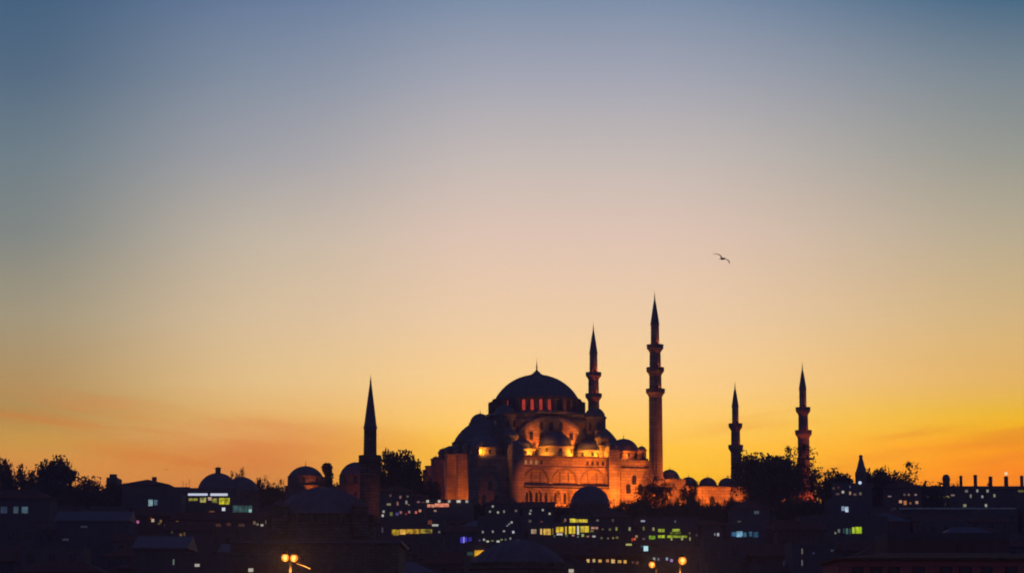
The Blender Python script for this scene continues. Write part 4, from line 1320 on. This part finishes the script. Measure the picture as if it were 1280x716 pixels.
    t, W, h, gz, cx, rf = H('almshouse', 'long low almshouse with a row of chimneys on the right skyline', 'building', 1150, 1340, 610.5, 842, 'gable', 'ashlar_dark',
      dots([(1160.6, 620, (226, 206, 180), .95, 3.4, 3.4), (1159, 625.6, (176, 170, 110), .8, 2.4, 6), (1179.6, 620.4, (150, 140, 66), .8, 18, 2.6), (1191, 618.6, (170, 150, 140), .8, 5, 2.4), (1208, 613.4, (150, 146, 130), .85, 4, 3.6), (1221.6, 613, (206, 206, 206), .9, 2.4, 4), (1234.4, 613.2, (190, 186, 170), .9, 3, 4),
            (1213.4, 619.6, (160, 160, 130), .85, 2.4, 5), (1228, 620.4, (200, 200, 196), .9, 3, 3.4), (1243, 619, (190, 184, 140), .9, 2.6, 4.4), (1276, 613.4, (120, 110, 60), .8, 8, 3), (1206, 631.4, (180, 180, 140), .9, 4.4, 3.8), (1232.4, 631.4, (210, 210, 196), .95, 3, 4), (1182.6, 630, (90, 80, 76), .8, 3.4, 3), (1172, 631, (80, 84, 80), .8, 3, 4)]),
      depth=12, rise=1.3)
    for x, wpx, top in ((1201, 3.0, 594), (1219, 3.6, 593), (1238, 3.8, 595), (1257.5, 4.2, 595), (1277, 3.4, 594)):
        w = wpx * 848 / FPX
        p = at(x, top, 848)
        ch = MB().lathe([(w * .66, h - 1), (w * .62, p.z - gz - .5), (w * .7, p.z - gz - .45), (w * .7, p.z - gz - .2), (w * .3, p.z - gz)], 8, (p.x - cx, 6.0, 0)).build('chimney', 'ashlar_dark', t)
    p = at(1257.5, 591.5, 848)
    MB().sphere((p.x - cx, 6, p.z - gz), .55).build('roof_lamp', glow(255, 226, 180, 1, 0), t)
    MB().tube([(p.x - cx, 6, p.z - gz - 1.2), (p.x - cx, 6, p.z - gz - .3)], [.08, .08], 6).build('lamp_stem', 'iron', t)
    for x, wpx, top in ((1182.5, 9, 592),):
        w = wpx * 846 / FPX
        p = at(x, top, 846)
        t2 = thing('chimney_tower', 'stout round chimney tower with a domed cap left of the slim chimneys', 'chimney', (p.x, 846, ground_z(p.x, 846)))
        hh = p.z - ground_z(p.x, 846)
        MB().lathe([(w * .52, -1), (w * .5, hh - 2.2), (w * .58, hh - 2.1), (w * .58, hh - 1.7)], 12).build('tower_body', 'ashlar_dark', t2)
        MB().lathe(dome_prof(w * .5, 1.6, 6), 12, (0, 0, hh - 1.7)).build('tower_cap', 'lead', t2, smooth=True)
    t, W, h, gz, cx, rf = H('warehouse', 'long dark warehouse with a pale roof edge across the right slope', 'building', 1122, 1340, 636, 700, 'gable', 'plaster_grey', (), depth=14, roofmat='sheet_roof', rise=.8)
    # red fronted building bottom right
    dk = [(1067.5, 710, 1077.5, 735), (1090.5, 710, 1100.5, 735), (1112.5, 710, 1122.5, 735), (1143.5, 709.5, 1154, 735), (1178, 709, 1188, 735), (1201.5, 709, 1212.5, 735), (1229.5, 709, 1238, 735), (1259.5, 708.5, 1269, 735)]
    t, W, h, gz, cx, rf = H('red_building', 'red walled building with a row of dark tall windows, bottom right corner', 'building', 1047.5, 1345, 697, 235, 'hip', 'red_wall', (), dk, depth=12, rise=.7)
    a = at(1047.5, 703.5, 235)
    MB().box(-W / 2 - .1, W / 2 + .1, -.14, -.004, h - .75, h - .5).build('cornice', 'red_wall', t)
    H('tenement', 'dark tenement roof with a pale ridge behind the red walled building', 'building', 1110, 1262, 672, 330, 'flat', 'plaster_rose', (), depth=12)


def domed(name, label, cat, px, ptop, rpx, Y, hr=.72, drum_px=8, lit=None, sides=8, flute=False, wall='ashlar_dark', basex=1.15, fin=2.2, lantern=False, windows=8):
    """domed building: dome top at (px, ptop), radius rpx photo pixels, at depth Y"""
    p = at(px, ptop, Y)
    r = rpx * Y / FPX
    gz = ground_z(p.x, Y) - 1
    H = p.z - gz
    t = thing(name, label, cat, (p.x, Y, gz))
    hd = r * hr
    dz = drum_px * Y / FPX
    zb = H - hd - dz
    bs = r * basex
    MB().lathe([(bs * 1.08, 0), (bs * 1.08, zb - .3), (bs * 1.12, zb - .25), (bs * 1.12, zb)], sides, (0, 0, 0), R(22.5), R(382.5)).build('wall', wall, t)
    dr = MB().lathe([(r * 1.02, zb), (r * 1.02, zb + dz - .25), (r * 1.06, zb + dz - .2), (r * 1.06, zb + dz)], 16).build('drum', wall, t)
    do = MB().lathe(dome_prof(r, hd, 14), 40, (0, 0, zb + dz)).build('dome', 'lead', t, smooth=True)
    sm = MB()
    for k in range(24):
        a = 2 * math.pi * k / 24
        pr = dome_prof(r * 1.003, hd * 1.003, 10)[:-1]
        sm.tube([(q * math.cos(a), q * math.sin(a), zb + dz + z) for q, z in pr], [.06] * len(pr), 4)
    sm.build('lead_seam', 'lead', do)
    for k in range(windows):
        a = -math.pi / 2 + 2 * math.pi * k / windows
        MB().panel(arch(dz * .38, dz * .7, 4), (r * 1.0 * math.cos(a), r * 1.0 * math.sin(a), zb + dz * .12), (-math.sin(a), math.cos(a)), .16).build('window', lit if lit else 'dark_pane', dr)
    for k in range(8):
        a = -math.pi / 2 + math.pi / 4 * k
        q = bs * 1.08 * math.cos(R(22.5))
        if sides == 8:
            MB().panel(arch(bs * .22, zb * .22, 4), (q * math.cos(a), q * math.sin(a), zb * .66), (-math.sin(a), math.cos(a)), .1).build('window', 'dark_pane', t)
    if lantern:
        w = 3.2 * Y / FPX
        hl = 7.5 * Y / FPX
        la = MB().lathe([(w * 1.05, H - .4), (w * 1.05, H + hl * .72), (w * 1.25, H + hl * .76), (w * 1.25, H + hl * .84), (w * .5, H + hl)], 8).build('lantern', 'ashlar_dark', t)
    elif fin:
        finial(do, (0, 0, H - .1), fin, .14)
    return t, r, zb, dz, H, gz


def build_domes():
    # fluted foreground mosque
    t, r, zb, dz, H, gz = domed('small_mosque', 'broad dark mosque dome in the left foreground beside the pencil minaret', 'mosque', 404, 609, 62, 402, .56, 12, None, 8, basex=1.06, fin=1.8, windows=24)
    for k in range(24):
        a = 2 * math.pi * (k + .5) / 24
        MB().obox((r * 1.08 * math.cos(a), r * 1.08 * math.sin(a)), (math.cos(a), math.sin(a)), .9, .5, zb, zb + dz * .95).build('drum_buttress', 'ashlar_dark', t)
    for k in range(4):
        a = math.pi / 4 + math.pi / 2 * k
        MB().lathe([(1.3, zb - 2), (1.3, zb + 2.4), (1.5, zb + 2.5), (.1, zb + 3.8)], 8, (r * 1.12 * math.cos(a), r * 1.12 * math.sin(a), 0)).build('corner_turret', 'ashlar_dark', t)
    MB().box(-12.5, 12.5, -12.5, 12.5, 0, zb - 3.4).build('prayer_hall', 'ashlar_dark', t)
    MB().box(-13, 13, -13, 13, zb - 3.4, zb - 3.0).build('hall_roof', 'lead', t)
    for i in range(7):
        MB().panel(arch(1.3, 2.6), (-9.6 + 3.2 * i, -12.5, zb - 7.6), (1, 0), .08).build('window', 'dark_pane', t)
    # its pencil minaret
    Y = 404
    p = at(462, 640, Y)
    k = Y / FPX
    gz = ground_z(p.x, Y) - 1
    m = thing('minaret', 'plain pencil minaret with a sharp spire, far left of the great mosque', 'minaret', (p.x, Y, gz))
    zz = lambda py: at(462, py, Y).z - gz
    MB().lathe([(13.2 * k, 0), (12.4 * k, zz(578))], 16).build('shaft', 'ashlar_dark', m)
    b = MB().lathe([(12.4 * k, zz(582)), (13.4 * k, zz(579)), (14.2 * k, zz(577)), (14.2 * k, zz(575.4))], 24).build('balcony', 'ashlar_dark', m)
    MB().lathe([(14.3 * k, zz(575.4)), (14.3 * k, zz(569)), (14.0 * k, zz(569)), (14.0 * k, zz(575.3))], 24, cap=False).build('parapet', 'ashlar_dark', b)
    MB().lathe([(8.3 * k, zz(576)), (7.9 * k, zz(535.5))], 16).build('upper_shaft', 'ashlar_dark', m)
    sp = MB().lathe([(8.6 * k, zz(536)), (8.7 * k, zz(534)), (7.6 * k, zz(530)), (5.2 * k, zz(510)), (2.6 * k, zz(490)), (.7 * k, zz(476))], 16).build('spire', 'lead', m)
    finial(sp, (0, 0, zz(477)), zz(468) - zz(477), .1)
    # red building light grazing the pencil minaret
    q = at(480, 628, Y - 6)
    lamp('floodlight', 'SPOT', (q.x + 4, Y - 8, q.z - 2), 380, (1, .2, .1), (p.x, Y, q.z + 1), 50, .8, .2)
    # dome behind it, faint red drum
    domed('domed_house', 'small dome with a faint red glow partly hidden by the pencil minaret', 'domed building', 446, 577.5, 21, 640, .78, 12, None, 8, fin=0)
    lamp('floodlight', 'SPOT', at(448, 620, 626), 700, RED, at(445, 601, 636), 70, .7, .3)
    # lit dome with finial
    t, r, zb, dz, H, gz = domed('domed_house', 'dome with a thin finial and an orange lit band beneath', 'domed building', 382, 582.5, 21.5, 800, .6, 12, None, 8, fin=2.0)
    q = at(386, 604, 788)
    lamp('floodlight', 'SPOT', at(390, 613, 791), 1300, SOD, at(389, 603, 795), 74, .5, .2)
    domed('bath_house', 'dark bath house dome with a square lantern, left of the twin pair', 'domed building', 272.5, 591, 25, 765, .85, 4, None, 8, fin=0, lantern=True)
    domed('bath_house', 'lower right dome of the twin pair, without a lantern', 'domed building', 302, 596, 21.5, 768, .8, 4, None, 8, fin=0)
    domed('tomb', 'black dome silhouette in front of the orange mosque wall', 'domed building', 737.5, 607, 24, 700, .95, 6, None, 8, fin=1.8, basex=1.12)
    domed('hammam', 'very large faint blue dome at the bottom centre', 'domed building', 648, 674, 58, 335, .5, 6, None, 8, fin=0, basex=1.0)
    CLEAR.append((710, 768, 640, 700))
    CLEAR.append((330, 470, 690, 402))
    CLEAR.append((450, 474, 690, 404))
    CLEAR.append((360, 405, 612, 800))
    CLEAR.append((425, 450, 612, 640))
    # spire tower on the right skyline
    p = at(1076, 568, 806)
    gz = ground_z(p.x, 806)
    t = thing('spire_tower', 'dark tapering spire tower with a blunt top among trees on the right', 'tower', (p.x, 806, gz))
    zz = lambda py: at(1076, py, 806).z - gz
    k = 806 / FPX
    MB().lathe([(8 * k, -1), (7.6 * k, zz(596)), (7.8 * k, zz(595)), (7.6 * k, zz(590))], 8).build('tower_body', 'ashlar_dark', t)
    s = MB().lathe([(7.0 * k, zz(590)), (5.4 * k, zz(585)), (3.6 * k, zz(578)), (2.3 * k, zz(573))], 8).build('spire', 'lead', t)
    MB().lathe([(2.2 * k, zz(573)), (2.3 * k, zz(572.6)), (2.2 * k, zz(569)), (1.6 * k, zz(568.4))], 8).build('spire_cap', 'lead', s)
    p2 = at(1075, 603, 800)
    lp = thing('street_lamp', 'single cold white lamp standing in front of the spire tower', 'street lamp', (p2.x, 800, ground_z(p2.x, 800)))
    hh = p2.z - lp.location.z
    MB().tube([(0, 0, -.5), (0, 0, hh - .4)], [.12, .08], 8).build('pole', 'iron', lp)
    MB().sphere((0, 0, hh), .5).build('globe', glow(206, 222, 250, 1.1, 0), lp)


# ------------------------------------------------------------------ street lamps on the quay road
def street_lamp(px, py, Y, label, pole_px, dia=.2, energy=500, gc=(255, 178, 70)):
    p = at(px, py, Y)
    q = at(pole_px, py + 6, Y)
    gz = ground_z(q.x, Y)
    t = thing('street_lamp', label, 'street lamp', (q.x, Y, gz), 0, 'sodium street lamps along the quay road')
    h = p.z - gz
    dx = p.x - q.x
    MB().tube([(0, 0, 0), (0, 0, 1.2), (0, 0, h - .25)], [.11, .08, .055], 10).build('pole', 'iron', t)
    MB().tube([(0, 0, h - .3), (dx * .5, 0, h + dia), (dx, 0, h + dia + .1)], [.04, .035, .03], 8).build('arm', 'iron', t)
    hd = MB().lathe([(.2, dia * .8), (.14, dia + .06), (.05, dia + .12)], 16, (dx, 0, h)).build('lamp_shade', 'iron', t)
    MB().sphere((dx, 0, h - .01), dia, 16, 10).build('globe', glow(255, 132, 24, 1.1, 0), t)
    MB().sphere((dx, -dia * .55, h), dia * .62, 12, 8).build('bulb', glow(255, 206, 104, 1.5, 0), t)
    lamp('street_lamp_light', 'POINT', (p.x, Y - .1, p.z - .75), 150, (1, .32, .05), None, radius=.2)
    lamp('street_lamp_halo', 'SPOT', (p.x, Y - dia - .12, p.z), energy * 18, (1, .36, .06), (p.x, Y - 30, p.z - 9), 172, .3, .15)  # unseen extra spot, added so the haze glows round the globe
    return t


def build_lamps():
    street_lamp(815, 705, 150, 'lower sodium street lamp, left of the pair at the bottom right of centre', 820.5, .19)
    street_lamp(853, 700, 150, 'higher sodium street lamp, right of the pair at the bottom right of centre', 849.5, .24)
    # double lamp
    Y = 150
    c = at(363, 706, Y)
    gz = ground_z(c.x, Y)
    t = thing('street_lamp', 'double headed sodium street lamp glowing at the bottom left', 'street lamp', (c.x, Y, gz), 0, 'sodium street lamps along the quay road')
    h = c.z - gz
    MB().tube([(0, 0, 0), (0, 0, 1.2), (0, 0, h + .2)], [.12, .09, .06], 10).build('pole', 'iron', t)
    for px, py in ((356.5, 696.2), (367.5, 696.8)):
        p = at(px, py, Y)
        dx = p.x - c.x
        dz = p.z - gz
        MB().tube([(0, 0, h + .05), (dx * .6, 0, dz + .2), (dx, 0, dz + .32)], [.04, .035, .03], 8).build('arm', 'iron', t)
        MB().lathe([(.2, .18), (.14, .28), (.05, .34)], 16, (dx, 0, dz)).build('lamp_shade', 'iron', t)
        MB().sphere((dx, 0, dz - .01), .23, 16, 10).build('globe', glow(255, 132, 24, 1.1, 0), t)
        MB().sphere((dx, -.13, dz), .15, 12, 8).build('bulb', glow(255, 206, 104, 1.5, 0), t)
        lamp('street_lamp_light', 'POINT', (p.x, Y - .1, p.z - .75), 150, (1, .32, .05), None, radius=.2)
        lamp('street_lamp_halo', 'SPOT', (p.x, Y - .4, p.z), 10000, (1, .36, .06), (p.x, Y - 30, p.z - 9), 172, .3, .15)  # added spot before each head, raises a halo in the haze
    p = at(374, 697, Y)
    a, b = at(371, 703, Y), at(389, 711, Y)
    MB().tube([(a.x - c.x, -.1, a.z - gz), (b.x - c.x, -.5, b.z - gz)], [.05, .035], 8).build('banner_arm', 'iron', t)
    MB().box(p.x - c.x - .07, p.x - c.x + .07, -.12, .12, p.z - gz - .25, p.z - gz + .15).build('control_box', 'concrete', t)


# ------------------------------------------------------------------ birds
def gull(px, py, Y, span, label, bank=-24, name='gull', head=1):
    p = at(px, py, Y)
    me = bpy.data.meshes.new(name)
    o = bpy.data.objects.new(name, me)
    C.objects.link(o)
    s = span / 1.4
    V, E, RD = [], [], []

    def vert(v, r, par=None):
        V.append(tuple(Vector(v) * s))
        RD.append(r * s)
        if par is not None:
            E.append((par, len(V) - 1))
        return len(V) - 1
    b0 = vert((0, 0, 0), .085)
    b1 = vert((0, -.12, .01), .07, b0)
    b2 = vert((0, -.22, .035), .042, b1)
    b3 = vert((0, -.28, .045), .04, b2)
    b4 = vert((0, -.34, .035), .012, b3)
    t1 = vert((0, .14, 0), .055, b0)
    t2 = vert((0, .26, .005), .03, t1)
    t3 = vert((0, .36, .0), .04, t2)
    for sd in (-1, 1):
        w1 = vert((sd * .10, -.05, .03), .05, b0)
        w2 = vert((sd * .28, -.08, .10), .042, w1)
        w3 = vert((sd * .42, -.03, .11), .036, w2)
        w4 = vert((sd * .58, .06, .06), .024, w3)
        vert((sd * .72, .15, -.01), .008, w4)
    me.from_pydata(V, E, [])
    me.materials.append(MATS['gull_feather'])
    sk = o.modifiers.new('skin', 'SKIN')
    for i, v in enumerate(me.skin_vertices[0].data):
        wing = i >= 8
        v.radius = (RD[i] * (1.5 if wing else 1), RD[i] * (.35 if wing else 1))
        v.use_root = (i == 0)
    sub = o.modifiers.new('sub', 'SUBSURF')
    sub.levels = sub.render_levels = 2
    o.location = p
    o.rotation_euler = (R(8), R(-bank), R(28))
    return tag(o, label, 'bird')


def build_birds():
    gull(903, 323.5, 160, 1.36, 'gull gliding alone with spread wings high in the right sky', -24)
    gull(207, 587, 420, 1.1, 'tiny distant bird low over the left skyline', 12, name='distant_bird')


# ------------------------------------------------------------------ fill of dark houses on the slope
def fill_houses():
    rnd = random.Random(5)
    G = 'dark houses crowded on the hillside'
    LAB = {'hip': 'dark unlit house with a hipped tiled roof in the hillside crowd',
           'gable': 'dark unlit house with a gabled roof in the hillside crowd',
           'flat': 'dark unlit house with a flat parapet roof in the hillside crowd'}
    cnt = 0
    for Y in (755, 715, 672, 628, 588, 548, 508, 470, 432, 396, 362, 328, 296, 268):
        half = Y * 640 / FPX + 6
        x = -half - rnd.uniform(0, 8)
        while x < half:
            W = rnd.uniform(8, 15)
            D = rnd.uniform(8, 12)
            cx = x + W / 2
            x += W + rnd.choice((.6, .8, 1.4, 4.0))
            yy = Y + rnd.uniform(-7, 7)
            gz = ground_z(cx, yy) - 1
            h = rnd.uniform(8, 16)
            roof = rnd.choice(('hip', 'hip', 'gable', 'flat', 'flat'))
            rise = 0 if roof == 'flat' else min(W, D) * .22
            pxa = topx((cx - W / 2 - 1, yy, gz))[0]
            pxb = topx((cx + W / 2 + 1, yy, gz))[0]
            lim = 632.0
            if 470 < (pxa + pxb) / 2 < 1010:
                lim = 645.0
            for (c0, c1, cb, cy) in CLEAR:
                if cy > yy - 2 and c1 > pxa - 1 and c0 < pxb + 1:
                    lim = max(lim, cb + .8)
            # lower until its top clears everything behind
            zmax = at((pxa + pxb) / 2, lim, yy).z
            hh = min(h, zmax - gz - rise - .8)
            if hh < 3.2:
                continue
            # skip when colliding with explicit houses
            bad = False
            for (bx0, bx1, by0, by1) in SOLID:
                if cx + W / 2 > bx0 - .4 and cx - W / 2 < bx1 + .4 and yy + D > by0 - .4 and yy < by1 + .4:
                    bad = True
                    break
            if bad:
                continue
            SOLID.append((cx - W / 2, cx + W / 2, yy, yy + D))
            t = thing('house', LAB[roof], 'house', (cx, yy, gz), 0, G)
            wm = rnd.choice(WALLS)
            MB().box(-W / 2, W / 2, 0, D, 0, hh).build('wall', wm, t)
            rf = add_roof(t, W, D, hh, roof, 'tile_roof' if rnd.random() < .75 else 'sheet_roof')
            if rnd.random() < .5:
                cxx = rnd.uniform(-W * .3, W * .3)
                MB().box(cxx - .35, cxx + .35, D * .62, D * .62 + .7, hh + .1, hh + rise + 1.1).build('chimney', 'concrete', rf)
            if rnd.random() < .4:
                ax, ah = rnd.uniform(-W * .35, W * .35), hh + rise + rnd.uniform(1.2, 2.2)
                am = MB().tube([(ax, D * .45, hh), (ax, D * .45, ah)], [.04, .03], 5)
                for q in range(4):
                    am.tube([(ax - .5 + q * .06, D * .45, ah - .1 - q * .22), (ax + .5 - q * .06, D * .45, ah - .1 - q * .22)], [.025, .025], 4)
                am.build('aerial', 'iron', rf)
            n = max(2, int(W / 3.2))
            for fl_ in range(max(1, int(hh / 3.2))):
                z0 = hh - 2.5 - fl_ * 3.2
                if z0 < 1.5 or fl_ > 1:
                    break
                for i in range(n):
                    xx = -W / 2 + W * (i + .5) / n
                    wn = MB().box(xx - .62, xx + .62, -.06, -.001, z0 - .1, z0 + 1.6).build('window', 'timber', t)
                    MB().box(xx - .5, xx + .5, -.085, -.061, z0, z0 + 1.5).build('pane', 'dark_pane', wn)
            cnt += 1
    print('fill houses', cnt)


SOLID = []
build_trees()
build_lit_houses()
build_domes()
build_lamps()
build_birds()
bpy.context.view_layer.update()
# footprints of everything that already stands, so the filling houses keep off them
for o in list(C.objects):
    if o.parent is None and o.type == 'EMPTY' and o.get('category') not in (None, 'tree', 'shrub', 'street lamp'):
        xs, ys = [], []
        st = [o]
        while st:
            q = st.pop()
            st += list(q.children)
            if q.type == 'MESH':
                for c in q.bound_box:
                    w = q.matrix_world @ Vector(c)
                    xs.append(w.x)
                    ys.append(w.y)
        if xs:
            SOLID.append((min(xs), max(xs), min(ys), max(ys)))
fill_houses()
# prototypes that were never planted would stand at the origin: drop them
for kind, lst in PROTO.items():
    for i, o in enumerate(lst):
        if (kind, i) not in USED:
            for ch in list(o.children):
                bpy.data.objects.remove(ch)
            bpy.data.objects.remove(o)
